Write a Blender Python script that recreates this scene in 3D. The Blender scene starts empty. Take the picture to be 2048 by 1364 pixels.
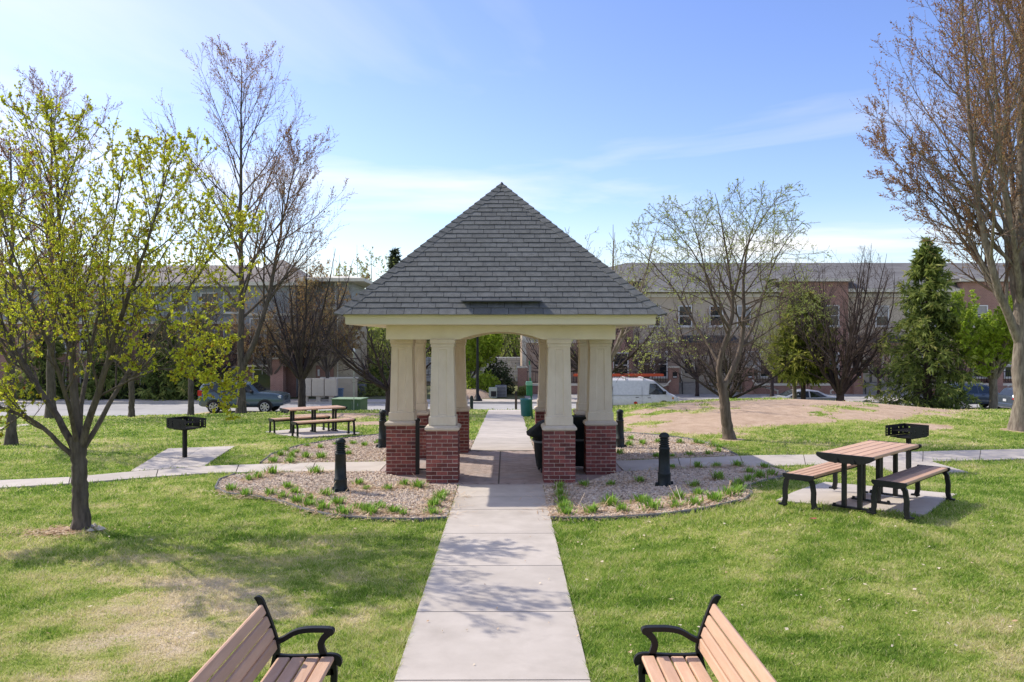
import bpy, bmesh, math, random
import numpy as np
from mathutils import Vector, Matrix

SC = bpy.context.scene
COL = SC.collection
R = math.radians
PI = math.pi

# ------------------------------------------------------------------ camera, sky, sun, exposure
CX, CZ, F, VPX, VPY = 0.113, 2.65, 1600.0, 1014.0, 678.0
cam = bpy.data.cameras.new('camera')
cam.sensor_width = 36.0
cam.lens = 36.0 * F / 2048.0
cam.clip_start = 0.05
cam.clip_end = 3000
cam_o = bpy.data.objects.new('camera', cam)
COL.objects.link(cam_o)
cam_o.location = (CX, 0, CZ)
cam_o.rotation_euler = (R(90 - 0.143), 0, R(-0.358))
SC.camera = cam_o

SUN_TO = Vector((-0.89, 0.476, 1.0)).normalized()
EL = math.asin(SUN_TO.z)
AZ = math.atan2(SUN_TO.x, SUN_TO.y)
world = bpy.data.worlds.new('World')
SC.world = world
world.use_nodes = True
wt = world.node_tree
wt.nodes.clear()


def wn(t, **k):
    n = wt.nodes.new(t)
    for a, b in k.items():
        setattr(n, a, b)
    return n


w_out = wn('ShaderNodeOutputWorld')
w_bg = wn('ShaderNodeBackground')
w_bg.inputs[1].default_value = 0.15
w_sky = wn('ShaderNodeTexSky', sky_type='NISHITA', sun_disc=False)
w_sky.sun_elevation = EL
w_sky.sun_rotation = AZ
w_sky.air_density = 1.0
w_sky.dust_density = 0.95
w_sky.ozone_density = 2.4
w_hsv = wn('ShaderNodeHueSaturation')
w_hsv.inputs['Saturation'].default_value = 1.16
w_hsv.inputs['Value'].default_value = 0.66
w_hsv.inputs['Hue'].default_value = 0.519
wt.links.new(w_sky.outputs[0], w_hsv.inputs['Color'])
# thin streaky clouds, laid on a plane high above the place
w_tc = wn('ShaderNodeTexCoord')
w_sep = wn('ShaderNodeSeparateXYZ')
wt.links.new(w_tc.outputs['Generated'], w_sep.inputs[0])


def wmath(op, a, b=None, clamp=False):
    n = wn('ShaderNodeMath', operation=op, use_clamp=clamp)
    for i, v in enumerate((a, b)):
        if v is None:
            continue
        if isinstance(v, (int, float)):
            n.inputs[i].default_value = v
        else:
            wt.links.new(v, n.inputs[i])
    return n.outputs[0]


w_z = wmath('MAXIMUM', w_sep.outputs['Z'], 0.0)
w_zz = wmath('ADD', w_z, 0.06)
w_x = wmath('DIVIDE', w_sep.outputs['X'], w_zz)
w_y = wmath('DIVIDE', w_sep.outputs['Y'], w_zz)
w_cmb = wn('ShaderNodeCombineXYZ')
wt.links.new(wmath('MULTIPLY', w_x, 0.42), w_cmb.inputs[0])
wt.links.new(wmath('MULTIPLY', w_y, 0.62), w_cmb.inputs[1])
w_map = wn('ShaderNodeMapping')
w_map.inputs['Location'].default_value = (5.6, -0.03, 0.28)  # offset picked so unseen cloud banks outside the view add fill light
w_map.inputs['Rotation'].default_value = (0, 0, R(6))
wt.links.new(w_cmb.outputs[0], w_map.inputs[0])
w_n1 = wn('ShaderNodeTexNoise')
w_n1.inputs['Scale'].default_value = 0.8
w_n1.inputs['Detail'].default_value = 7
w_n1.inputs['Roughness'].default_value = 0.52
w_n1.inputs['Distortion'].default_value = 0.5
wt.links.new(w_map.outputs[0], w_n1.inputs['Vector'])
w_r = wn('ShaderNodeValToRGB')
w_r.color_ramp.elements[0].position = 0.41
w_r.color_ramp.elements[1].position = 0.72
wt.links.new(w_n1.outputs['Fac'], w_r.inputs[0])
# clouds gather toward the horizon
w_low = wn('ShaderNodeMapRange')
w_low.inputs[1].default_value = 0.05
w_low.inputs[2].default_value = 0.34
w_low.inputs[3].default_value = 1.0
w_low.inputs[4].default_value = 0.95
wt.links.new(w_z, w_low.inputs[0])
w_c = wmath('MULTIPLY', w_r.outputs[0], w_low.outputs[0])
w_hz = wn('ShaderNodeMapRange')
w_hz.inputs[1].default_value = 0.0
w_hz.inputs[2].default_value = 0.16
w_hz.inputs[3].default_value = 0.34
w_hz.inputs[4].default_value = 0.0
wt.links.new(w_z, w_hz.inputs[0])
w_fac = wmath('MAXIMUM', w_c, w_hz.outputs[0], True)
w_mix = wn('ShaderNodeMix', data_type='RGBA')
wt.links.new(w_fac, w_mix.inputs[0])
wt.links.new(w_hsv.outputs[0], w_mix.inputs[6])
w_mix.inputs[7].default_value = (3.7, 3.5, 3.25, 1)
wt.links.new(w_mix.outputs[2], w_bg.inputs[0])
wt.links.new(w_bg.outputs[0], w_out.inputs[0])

sun = bpy.data.lights.new('sun', 'SUN')
sun.energy = 2.0
sun.angle = R(0.55)
sun.color = (1.0, 0.93, 0.82)
sun_o = bpy.data.objects.new('sun', sun)
COL.objects.link(sun_o)
sun_o.rotation_euler = (-SUN_TO).to_track_quat('-Z', 'Y').to_euler()
sun_o.location = (-30, 20, 40)

SC.cycles.use_denoising = True
SC.cycles.denoising_prefilter = 'NONE'
SC.cycles.caustics_reflective = False
SC.cycles.caustics_refractive = False
SC.view_settings.view_transform = 'Standard'
SC.view_settings.look = 'None'
SC.view_settings.gamma = 1.0
SC.view_settings.use_curve_mapping = False
SC.view_settings.exposure = 1.24

# ------------------------------------------------------------------ terrain


def sm(a, b, x):
    t = np.clip((np.asarray(x, float) - a) / (b - a), 0, 1)
    return t * t * (3 - 2 * t)


STREET_Z = -1.95


def G(x, y):
    x = np.asarray(x, float)
    y = np.asarray(y, float)
    r = y - 19.2
    z = -0.038 * 0.5 * (r + np.sqrt(r * r + 0.3))
    z = z - 0.30 * sm(5, 20, -x) * sm(22, 37, y)
    z = z + 0.82 * np.exp(-((x - 10) / 8.0) ** 2 - ((y - 29.5) / 6.0) ** 2) * sm(1.2, 4.5, x)
    z = z + 0.34 * np.exp(-((x - 5.5) / 4.0) ** 2 - ((y - 11) / 3.2) ** 2) * sm(0.9, 3.4, x)
    k = sm(37.5, 46.4, y)
    return z * (1 - k) + (STREET_Z - 0.03) * k


def Gs(x, y):
    return float(G(x, y))


def ray_at(px, py, y):
    return (CX + (px - VPX) / F * y, y, CZ - (py - VPY) / F * y)


def gp(px, py):
    """the ground point that the photograph's pixel (px,py) shows"""
    ys = np.linspace(4, 46, 1500)
    xs = CX + (px - VPX) / F * ys
    zs = CZ - (py - VPY) / F * ys
    d = zs - G(xs, ys)
    i = np.argmax(d <= 0) if (d <= 0).any() else len(ys) - 1
    return float(xs[i]), float(ys[i])


def PXS(*pts):
    return [gp(*p) for p in pts]


RNG = np.random.default_rng(7)
random.seed(5)


def vnoise(x, y, s=1.0, seed=0):
    x = np.asarray(x, float) * s + seed * 17.3 + 1000
    y = np.asarray(y, float) * s + seed * 9.1 + 1000
    xi = np.floor(x).astype(np.int64)
    yi = np.floor(y).astype(np.int64)
    fx = x - xi
    fy = y - yi
    fx = fx * fx * (3 - 2 * fx)
    fy = fy * fy * (3 - 2 * fy)

    def h(a, b):
        n = (a * 374761393 + b * 668265263 + seed * 1442695) & 0x7fffffff
        n = ((n ^ (n >> 13)) * 1274126177) & 0x7fffffff
        return ((n ^ (n >> 16)) & 0xffff) / 65535.0
    return (h(xi, yi) * (1 - fx) + h(xi + 1, yi) * fx) * (1 - fy) + (h(xi, yi + 1) * (1 - fx) + h(xi + 1, yi + 1) * fx) * fy


def fbm(x, y, s=1.0, o=4, seed=0):
    t = 0
    a = 0.5
    n = 0
    for i in range(o):
        t = t + a * vnoise(x, y, s * 2 ** i, seed + i)
        n += a
        a *= 0.5
    return t / n


def inside(poly, x, y):
    p = np.asarray(poly, float)
    r = np.zeros(np.shape(x), bool)
    j = len(p) - 1
    for i in range(len(p)):
        xi, yi = p[i]
        xj, yj = p[j]
        c = (yi > y) != (yj > y)
        with np.errstate(divide='ignore', invalid='ignore'):
            r ^= c & (x < (xj - xi) * (y - yi) / (yj - yi + 1e-12) + xi)
        j = i
    return r


def sdist(poly, x, y):
    """distance to the polygon's edge, positive inside"""
    p = np.asarray(poly, float)
    d = np.full(np.shape(x), 1e9)
    for i in range(len(p)):
        a = p[i - 1]
        b = p[i]
        ab = b - a
        t = np.clip(((x - a[0]) * ab[0] + (y - a[1]) * ab[1]) / (ab @ ab + 1e-12), 0, 1)
        d = np.minimum(d, np.hypot(x - a[0] - t * ab[0], y - a[1] - t * ab[1]))
    return np.where(inside(poly, x, y), d, -d)


# ------------------------------------------------------------------ materials


def lk(nt, a, b):
    nt.links.new(a, b)


def M(name, c1, c2=None, scale=8.0, detail=5.0, rough=0.7, bump=0.0, bscale=None, coord='Object', metallic=0.0,
      spec=0.4, lo=0.35, hi=0.65, stretch=(1, 1, 1), trans=0.0, rnd=0.0, tint=None, island=False, spot=None):
    m = bpy.data.materials.new(name)
    m.use_nodes = True
    nt = m.node_tree
    b = nt.nodes['Principled BSDF']
    b.inputs['Roughness'].default_value = rough
    b.inputs['Metallic'].default_value = metallic
    b.inputs['Specular IOR Level'].default_value = spec
    if c2 is None:
        c2 = tuple(v * 0.86 for v in c1)
    if coord == 'Geometry':
        vec = nt.nodes.new('ShaderNodeNewGeometry').outputs['Position']
    else:
        vec = nt.nodes.new('ShaderNodeTexCoord').outputs[coord]
    mp = nt.nodes.new('ShaderNodeMapping')
    mp.inputs['Scale'].default_value = stretch
    lk(nt, vec, mp.inputs[0])
    if rnd and coord != 'Geometry':
        oi = nt.nodes.new('ShaderNodeObjectInfo')
        mul = nt.nodes.new('ShaderNodeMath')
        mul.operation = 'MULTIPLY'
        mul.inputs[1].default_value = 37.0
        lk(nt, oi.outputs['Random'], mul.inputs[0])
        lk(nt, mul.outputs[0], mp.inputs['Location'])
    n = nt.nodes.new('ShaderNodeTexNoise')
    n.inputs['Scale'].default_value = scale
    n.inputs['Detail'].default_value = detail
    n.inputs['Roughness'].default_value = 0.6
    lk(nt, mp.outputs[0], n.inputs['Vector'])
    r = nt.nodes.new('ShaderNodeValToRGB')
    r.color_ramp.elements[0].position = lo
    r.color_ramp.elements[1].position = hi
    r.color_ramp.elements[0].color = (*c1, 1)
    r.color_ramp.elements[1].color = (*c2, 1)
    lk(nt, n.outputs['Fac'], r.inputs[0])
    col = r.outputs[0]
    if tint or rnd or island:
        # per-object / per-island / per-vertex value picks a colour
        if tint:
            at = nt.nodes.new('ShaderNodeAttribute')
            at.attribute_name = 'tint'
            src = at.outputs['Fac']
        elif island:
            src = nt.nodes.new('ShaderNodeNewGeometry').outputs['Random Per Island']
        else:
            src = nt.nodes.new('ShaderNodeObjectInfo').outputs['Random']
        r2 = nt.nodes.new('ShaderNodeValToRGB')
        if tint and not isinstance(tint, bool):
            cols = tint
            while len(r2.color_ramp.elements) < len(cols):
                r2.color_ramp.elements.new(0.5)
            for e, (p, c) in zip(r2.color_ramp.elements, cols):
                e.position = p
                e.color = (*c, 1)
            lk(nt, src, r2.inputs[0])
            mx = nt.nodes.new('ShaderNodeMix')
            mx.data_type = 'RGBA'
            mx.blend_type = 'MULTIPLY'
            mx.inputs[0].default_value = 1.0
            lk(nt, col, mx.inputs[6])
            lk(nt, r2.outputs[0], mx.inputs[7])
            col = mx.outputs[2]
        else:
            amt = rnd or 0.3
            e = r2.color_ramp.elements
            e[0].color = (1 - amt,) * 3 + (1,)
            e[1].color = (1 + amt, 1 + amt, 1 + amt, 1)
            lk(nt, src, r2.inputs[0])
            mx = nt.nodes.new('ShaderNodeMix')
            mx.data_type = 'RGBA'
            mx.blend_type = 'MULTIPLY'
            mx.inputs[0].default_value = 1.0
            lk(nt, col, mx.inputs[6])
            lk(nt, r2.outputs[0], mx.inputs[7])
            col = mx.outputs[2]
    if spot:
        # larger, softer stains over everything
        sc_, cc, amt = spot
        n3 = nt.nodes.new('ShaderNodeTexNoise')
        n3.inputs['Scale'].default_value = sc_
        n3.inputs['Detail'].default_value = 6
        n3.inputs['Roughness'].default_value = 0.65
        lk(nt, mp.outputs[0], n3.inputs['Vector'])
        r3 = nt.nodes.new('ShaderNodeValToRGB')
        r3.color_ramp.elements[0].position = 0.48
        r3.color_ramp.elements[1].position = 0.72
        r3.color_ramp.elements[1].color = (amt, amt, amt, 1)
        lk(nt, n3.outputs['Fac'], r3.inputs[0])
        mx = nt.nodes.new('ShaderNodeMix')
        mx.data_type = 'RGBA'
        lk(nt, r3.outputs[0], mx.inputs[0])
        lk(nt, col, mx.inputs[6])
        mx.inputs[7].default_value = (*cc, 1)
        col = mx.outputs[2]
    lk(nt, col, b.inputs['Base Color'])
    if bump:
        bn = nt.nodes.new('ShaderNodeTexNoise')
        bn.inputs['Scale'].default_value = bscale or scale * 3
        bn.inputs['Detail'].default_value = 4
        lk(nt, mp.outputs[0], bn.inputs['Vector'])
        bp = nt.nodes.new('ShaderNodeBump')
        bp.inputs['Strength'].default_value = bump
        bp.inputs['Distance'].default_value = 0.02
        lk(nt, bn.outputs['Fac'], bp.inputs['Height'])
        lk(nt, bp.outputs[0], b.inputs['Normal'])
    if trans:
        out = nt.nodes['Material Output']
        tr = nt.nodes.new('ShaderNodeBsdfTranslucent')
        lk(nt, col, tr.inputs['Color'])
        ms = nt.nodes.new('ShaderNodeMixShader')
        ms.inputs[0].default_value = trans
        lk(nt, b.outputs[0], ms.inputs[1])
        lk(nt, tr.outputs[0], ms.inputs[2])
        lk(nt, ms.outputs[0], out.inputs[0])
    return m


def M_brickwall(name, c1, c2, mortar, scale=1.0, bw=0.2, bh=0.0677):
    m = bpy.data.materials.new(name)
    m.use_nodes = True
    nt = m.node_tree
    b = nt.nodes['Principled BSDF']
    b.inputs['Roughness'].default_value = 0.85
    g = nt.nodes.new('ShaderNodeNewGeometry')
    sp = nt.nodes.new('ShaderNodeSeparateXYZ')
    lk(nt, g.outputs['Position'], sp.inputs[0])
    ad = nt.nodes.new('ShaderNodeMath')
    ad.operation = 'ADD'
    lk(nt, sp.outputs[0], ad.inputs[0])
    lk(nt, sp.outputs[1], ad.inputs[1])
    cb = nt.nodes.new('ShaderNodeCombineXYZ')
    lk(nt, ad.outputs[0], cb.inputs[0])
    lk(nt, sp.outputs[2], cb.inputs[1])
    br = nt.nodes.new('ShaderNodeTexBrick')
    br.inputs['Scale'].default_value = 1.0
    br.inputs['Brick Width'].default_value = bw
    br.inputs['Row Height'].default_value = bh
    br.inputs['Mortar Size'].default_value = 0.008 * scale
    br.inputs['Color1'].default_value = (*c1, 1)
    br.inputs['Color2'].default_value = (*c2, 1)
    br.inputs['Mortar'].default_value = (*mortar, 1)
    lk(nt, cb.outputs[0], br.inputs['Vector'])
    n = nt.nodes.new('ShaderNodeTexNoise')
    n.inputs['Scale'].default_value = 1.3
    n.inputs['Detail'].default_value = 6
    lk(nt, g.outputs['Position'], n.inputs['Vector'])
    mr = nt.nodes.new('ShaderNodeMapRange')
    mr.inputs[3].default_value = 0.7
    mr.inputs[4].default_value = 1.25
    lk(nt, n.outputs['Fac'], mr.inputs[0])
    mx = nt.nodes.new('ShaderNodeMix')
    mx.data_type = 'RGBA'
    mx.blend_type = 'MULTIPLY'
    mx.inputs[0].default_value = 1
    lk(nt, br.outputs['Color'], mx.inputs[6])
    lk(nt, mr.outputs[0], mx.inputs[7])
    lk(nt, mx.outputs[2], b.inputs['Base Color'])
    return m


def M_siding(name, c, step=0.16):
    m = M(name, c, tuple(v * 0.9 for v in c), scale=3, rough=0.7, coord='Geometry')
    nt = m.node_tree
    b = nt.nodes['Principled BSDF']
    g = nt.nodes.new('ShaderNodeNewGeometry')
    sp = nt.nodes.new('ShaderNodeSeparateXYZ')
    lk(nt, g.outputs['Position'], sp.inputs[0])
    md = nt.nodes.new('ShaderNodeMath')
    md.operation = 'MODULO'
    md.inputs[1].default_value = step
    ad = nt.nodes.new('ShaderNodeMath')
    ad.operation = 'ADD'
    ad.inputs[1].default_value = 50.0
    lk(nt, sp.outputs[2], ad.inputs[0])
    lk(nt, ad.outputs[0], md.inputs[0])
    bp = nt.nodes.new('ShaderNodeBump')
    bp.inputs['Distance'].default_value = 0.12
    bp.inputs['Strength'].default_value = 0.8
    lk(nt, md.outputs[0], bp.inputs['Height'])
    lk(nt, bp.outputs[0], b.inputs['Normal'])
    return m


MAT = {}
MAT['concrete'] = M('concrete', (0.45, 0.40, 0.345), (0.52, 0.465, 0.405), scale=2.2, rough=0.9, bump=0.12, bscale=90, coord='Geometry', rnd=0.09, spot=(1.3, (0.39, 0.345, 0.295), 0.75))
MAT['joint'] = M('joint', (0.12, 0.10, 0.08), scale=8, rough=0.95, coord='Geometry')
MAT['stucco'] = M('stucco', (0.66, 0.58, 0.47), (0.72, 0.64, 0.525), scale=5, rough=0.92, bump=0.3, bscale=160, coord='Geometry', stretch=(1, 1, .45), spot=(2.2, (0.57, 0.48, 0.365), 0.65))
MAT['beam_paint'] = M('beam_paint', (0.72, 0.65, 0.52), (0.77, 0.70, 0.57), scale=4, rough=0.85, bump=0.15, bscale=120, coord='Geometry', spot=(0.9, (0.64, 0.565, 0.44), 0.6))
MAT['fascia'] = M('fascia', (0.72, 0.66, 0.51), (0.76, 0.70, 0.55), scale=3, rough=0.6, coord='Geometry', stretch=(0.3, 1, 1))
MAT['capstone'] = M('capstone', (0.58, 0.51, 0.42), (0.66, 0.58, 0.49), scale=12, rough=0.9, bump=0.3, bscale=140, coord='Geometry', spot=(3, (0.40, 0.35, 0.30), 0.6))
MAT['brick'] = M('brick', (0.20, 0.058, 0.052), (0.25, 0.085, 0.068), scale=22, rough=0.9, bump=0.4, bscale=120, rnd=0.45, spot=(7, (0.13, 0.06, 0.072), 0.8))
MAT['brickmass'] = M('brickmass', (0.20, 0.058, 0.052), (0.25, 0.085, 0.068), scale=22, rough=0.9, bump=0.4, bscale=120, island=True, rnd=0.45, coord='Geometry', spot=(7, (0.13, 0.06, 0.072), 0.8))
MAT['mortar'] = M('mortar', (0.46, 0.37, 0.32), (0.54, 0.45, 0.39), scale=30, rough=0.95, bump=0.4, coord='Geometry')
MAT['shingle'] = M('shingle', (0.118, 0.122, 0.119), (0.162, 0.166, 0.162), scale=9, rough=0.95, bump=0.5, bscale=150, rnd=0.10, spot=(0.9, (0.105, 0.105, 0.098), 0.6), coord='Object', spec=0.25)
MAT['shinglemass'] = M('shinglemass', (0.118, 0.122, 0.119), (0.162, 0.166, 0.162), scale=9, rough=0.95, bump=0.5, bscale=150, island=True, rnd=0.16, coord='Geometry', spec=0.25)
MAT['underlay'] = M('underlay', (0.02, 0.02, 0.022), rough=0.95)
MAT['paver'] = M('paver', (0.34, 0.26, 0.22), (0.42, 0.33, 0.285), scale=5, rough=0.75, bump=0.25, bscale=60, island=True, rnd=0.13, coord='Geometry', spot=(0.7, (0.33, 0.32, 0.32), 0.75))
MAT['black_iron'] = M('black_iron', (0.007, 0.008, 0.009), (0.012, 0.013, 0.014), scale=12, rough=0.5, bump=0.05, spec=0.3)
MAT['bollard'] = M('bollard', (0.008, 0.013, 0.014), (0.018, 0.026, 0.027), scale=9, rough=0.55, bump=0.1, spec=0.35)
MAT['grill_iron'] = M('grill_iron', (0.007, 0.007, 0.008), (0.016, 0.016, 0.016), scale=14, rough=0.65, bump=0.2, spec=0.25)
MAT['plank'] = M('plank', (0.54, 0.335, 0.215), (0.61, 0.395, 0.265), scale=26, rough=0.62, bump=0.15, bscale=70, rnd=0.11, stretch=(1, 0.12, 1), spot=(3.5, (0.45, 0.285, 0.21), 0.7))
MAT['plank_old'] = M('plank_old', (0.23, 0.165, 0.135), (0.34, 0.24, 0.18), scale=12, rough=0.8, bump=0.2, rnd=0.1, stretch=(1, 0.2, 1))
MAT['cover'] = M('cover', (0.006, 0.008, 0.009), (0.014, 0.017, 0.018), scale=5, rough=0.7, bump=0.9, bscale=7, spec=0.2)
MAT['strap'] = M('strap', (0.16, 0.17, 0.17), rough=0.8)
MAT['tin'] = M('tin', (0.07, 0.075, 0.085), rough=0.5, metallic=0.3)
MAT['asphalt'] = M('asphalt', (0.36, 0.35, 0.335), (0.43, 0.415, 0.395), scale=1.1, rough=0.95, bump=0.2, bscale=50, coord='Geometry', spot=(0.3, (0.25, 0.245, 0.24), 0.6))
MAT['kerb'] = M('kerb', (0.42, 0.39, 0.34), (0.5, 0.46, 0.4), scale=3, rough=0.9, coord='Geometry')
MAT['kerb_yellow'] = M('kerb_yellow', (0.52, 0.40, 0.20), (0.55, 0.44, 0.26), scale=3, rough=0.9, coord='Geometry')
MAT['bed'] = M('bed', (0.38, 0.285, 0.205), (0.58, 0.46, 0.34), scale=14, detail=8, rough=1.0, bump=0.8, bscale=40, coord='Geometry')
MAT['stone'] = M('stone', (1, 1, 1), (0.86, 0.85, 0.84), scale=30, rough=0.9, coord='Geometry', tint=[(0.0, (0.27, 0.22, 0.18)), (0.3, (0.54, 0.43, 0.335)), (0.6, (0.72, 0.58, 0.445)), (0.85, (0.58, 0.51, 0.43)), (1.0, (0.88, 0.78, 0.64))])
MAT['straw'] = M('straw', (1, 1, 1), (0.85, 0.82, 0.8), scale=20, rough=0.95, coord='Geometry', trans=0.2, tint=[(0, (0.45, 0.28, 0.165)), (0.5, (0.68, 0.50, 0.32)), (1, (0.82, 0.71, 0.53))])
MAT['edging'] = M('edging', (0.06, 0.06, 0.062), (0.14, 0.14, 0.14), scale=6, rough=0.7, coord='Geometry')
MAT['mulch'] = M('mulch', (0.36, 0.25, 0.18), (0.50, 0.38, 0.28), scale=9, detail=9, rough=1.0, bump=1.0, bscale=25, coord='Geometry')
MAT['daylily'] = M('daylily', (1, 1, 1), (0.85, 0.9, 0.8), scale=10, rough=0.6, coord='Geometry', trans=0.35, tint=[(0, (0.13, 0.26, 0.03)), (0.6, (0.27, 0.46, 0.06)), (1, (0.42, 0.58, 0.14))])
MAT['blade'] = M('blade', (1, 1, 1), (0.86, 0.9, 0.84), scale=1.2, rough=0.6, coord='Geometry', trans=0.45, spec=0.25,
                 tint=[(0.0, (0.11, 0.22, 0.02)), (0.2, (0.23, 0.375, 0.045)), (0.42, (0.43, 0.525, 0.11)), (0.62, (0.65, 0.63, 0.26)), (0.84, (0.74, 0.64, 0.38)), (1.0, (0.82, 0.70, 0.49))])
MAT['glass_dark'] = M('glass_dark', (0.015, 0.018, 0.022), (0.03, 0.034, 0.04), scale=0.6, rough=0.06, spec=0.6, coord='Geometry')
MAT['glass_car'] = M('glass_car', (0.012, 0.018, 0.02), (0.02, 0.028, 0.03), scale=0.6, rough=0.05, spec=0.8)
MAT['trim'] = M('trim', (0.62, 0.58, 0.48), (0.68, 0.64, 0.54), scale=2, rough=0.7, coord='Geometry')
MAT['blind'] = M('blind', (0.30, 0.29, 0.27), (0.36, 0.35, 0.32), scale=2, rough=0.5, coord='Geometry', spec=0.5)
MAT['white_trim'] = M('white_trim', (0.72, 0.72, 0.70), rough=0.6, coord='Geometry')
MAT['roofing'] = M('roofing', (0.13, 0.125, 0.125), (0.19, 0.185, 0.18), scale=1.4, detail=8, rough=0.95, bump=0.3, coord='Geometry', stretch=(0.35, 1, 3))
MAT['roofing_tan'] = M('roofing_tan', (0.20, 0.175, 0.155), (0.27, 0.24, 0.215), scale=1.4, detail=8, rough=0.95, coord='Geometry', stretch=(0.35, 1, 3))
MAT['siding_tan'] = M_siding('siding_tan', (0.56, 0.475, 0.365))
MAT['siding_blue'] = M_siding('siding_blue', (0.33, 0.355, 0.375))
MAT['siding_cream'] = M_siding('siding_cream', (0.50, 0.43, 0.32), 0.6)
MAT['brick_far'] = M_brickwall('brick_far', (0.33, 0.165, 0.125), (0.26, 0.12, 0.095), (0.45, 0.36, 0.29), scale=.8)
MAT['brick_brown'] = M_brickwall('brick_brown', (0.42, 0.31, 0.235), (0.35, 0.25, 0.19), (0.50, 0.42, 0.34), scale=.7)
MAT['door'] = M('door', (0.42, 0.37, 0.29), (0.45, 0.40, 0.32), scale=2, rough=0.6, coord='Geometry')
MAT['step'] = M('step', (0.30, 0.28, 0.26), (0.36, 0.34, 0.31), scale=3, rough=0.95, coord='Geometry')
MAT['awning'] = M('awning', (0.035, 0.05, 0.065), rough=0.7, coord='Geometry')
MAT['paint_teal'] = M('paint_teal', (0.075, 0.115, 0.14), (0.085, 0.125, 0.15), rough=0.22, metallic=0.45, spec=0.6)
MAT['paint_white'] = M('paint_white', (0.66, 0.66, 0.65), rough=0.3, spec=0.5)
MAT['paint_silver'] = M('paint_silver', (0.48, 0.50, 0.51), rough=0.22, metallic=0.4)
MAT['paint_grey'] = M('paint_grey', (0.10, 0.13, 0.165), rough=0.22, metallic=0.5)
MAT['chrome'] = M('chrome', (0.55, 0.55, 0.55), rough=0.22, metallic=0.9)
MAT['rim'] = M('rim', (0.50, 0.50, 0.50), rough=0.3, metallic=0.8)
MAT['tyre'] = M('tyre', (0.012, 0.012, 0.012), rough=0.9)
MAT['black_plastic'] = M('black_plastic', (0.014, 0.014, 0.015), rough=0.6)
MAT['red_light'] = M('red_light', (0.45, 0.02, 0.02), rough=0.2)
MAT['lamp_lens'] = M('lamp_lens', (0.55, 0.58, 0.6), rough=0.15)
MAT['orange_lens'] = M('orange_lens', (0.55, 0.2, 0.04), rough=0.2)
MAT['ladder_red'] = M('ladder_red', (0.55, 0.075, 0.03), rough=0.5)
MAT['plate'] = M('plate', (0.6, 0.62, 0.64), rough=0.5)
MAT['utility_green'] = M('utility_green', (0.075, 0.135, 0.06), (0.09, 0.155, 0.07), scale=4, rough=0.55)
MAT['utility_green_top'] = M('utility_green_top', (0.20, 0.29, 0.17), (0.24, 0.33, 0.2), scale=4, rough=0.7)
MAT['mailbox'] = M('mailbox', (0.46, 0.41, 0.33), (0.5, 0.45, 0.365), scale=3, rough=0.6)
MAT['ac_grey'] = M('ac_grey', (0.20, 0.21, 0.23), (0.25, 0.26, 0.28), scale=6, rough=0.5)
MAT['ac_pale'] = M('ac_pale', (0.42, 0.46, 0.38), rough=0.6)
MAT['blue_bin'] = M('blue_bin', (0.11, 0.17, 0.25), rough=0.6)
MAT['can_teal'] = M('can_teal', (0.015, 0.115, 0.125), (0.02, 0.14, 0.15), scale=5, rough=0.45)
MAT['can_green'] = M('can_green', (0.01, 0.17, 0.07), rough=0.5)
MAT['can_pale'] = M('can_pale', (0.20, 0.45, 0.32), rough=0.5)
MAT['block_wall'] = M_brickwall('block_wall', (0.52, 0.54, 0.56), (0.46, 0.48, 0.50), (0.33, 0.34, 0.35), scale=4, bw=1.0, bh=0.55)
MAT['wood_post'] = M('wood_post', (0.10, 0.065, 0.05), rough=0.8)


def bark(name, a, b):
    return M(name, a, b, scale=14, detail=8, rough=0.95, bump=1.0, bscale=22, coord='Geometry', stretch=(1, 1, 0.22), spec=0.2)


MAT['bark_grey'] = bark('bark_grey', (0.07, 0.057, 0.046), (0.15, 0.125, 0.103))
MAT['bark_tan'] = bark('bark_tan', (0.14, 0.112, 0.09), (0.30, 0.255, 0.205))
MAT['bark_dark'] = bark('bark_dark', (0.035, 0.026, 0.026), (0.075, 0.058, 0.055))
MAT['twig_grey'] = M('twig_grey', (0.085, 0.068, 0.055), (0.15, 0.122, 0.10), scale=3, rough=0.9, coord='Geometry', spec=0.2)
MAT['twig_red'] = M('twig_red', (0.17, 0.11, 0.085), (0.23, 0.17, 0.135), scale=3, rough=0.9, coord='Geometry', spec=0.2)
MAT['twig_dark'] = M('twig_dark', (0.075, 0.056, 0.05), (0.14, 0.105, 0.093), scale=3, rough=0.9, coord='Geometry', spec=0.2)
MAT['bark_brown'] = bark('bark_brown', (0.09, 0.068, 0.053), (0.20, 0.158, 0.125))
MAT['twig_brown'] = M('twig_brown', (0.095, 0.065, 0.055), (0.16, 0.12, 0.095), scale=3, rough=0.9, coord='Geometry', spec=0.2)
MAT['twig_pale'] = M('twig_pale', (0.20, 0.16, 0.125), (0.26, 0.21, 0.165), scale=3, rough=0.9, coord='Geometry', spec=0.2)


def leafmat(name, ramp, trans=0.45):
    return M(name, (1, 1, 1), (0.9, 0.9, 0.9), scale=2, rough=0.6, coord='Geometry', trans=trans, spec=0.2, tint=ramp)


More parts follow.
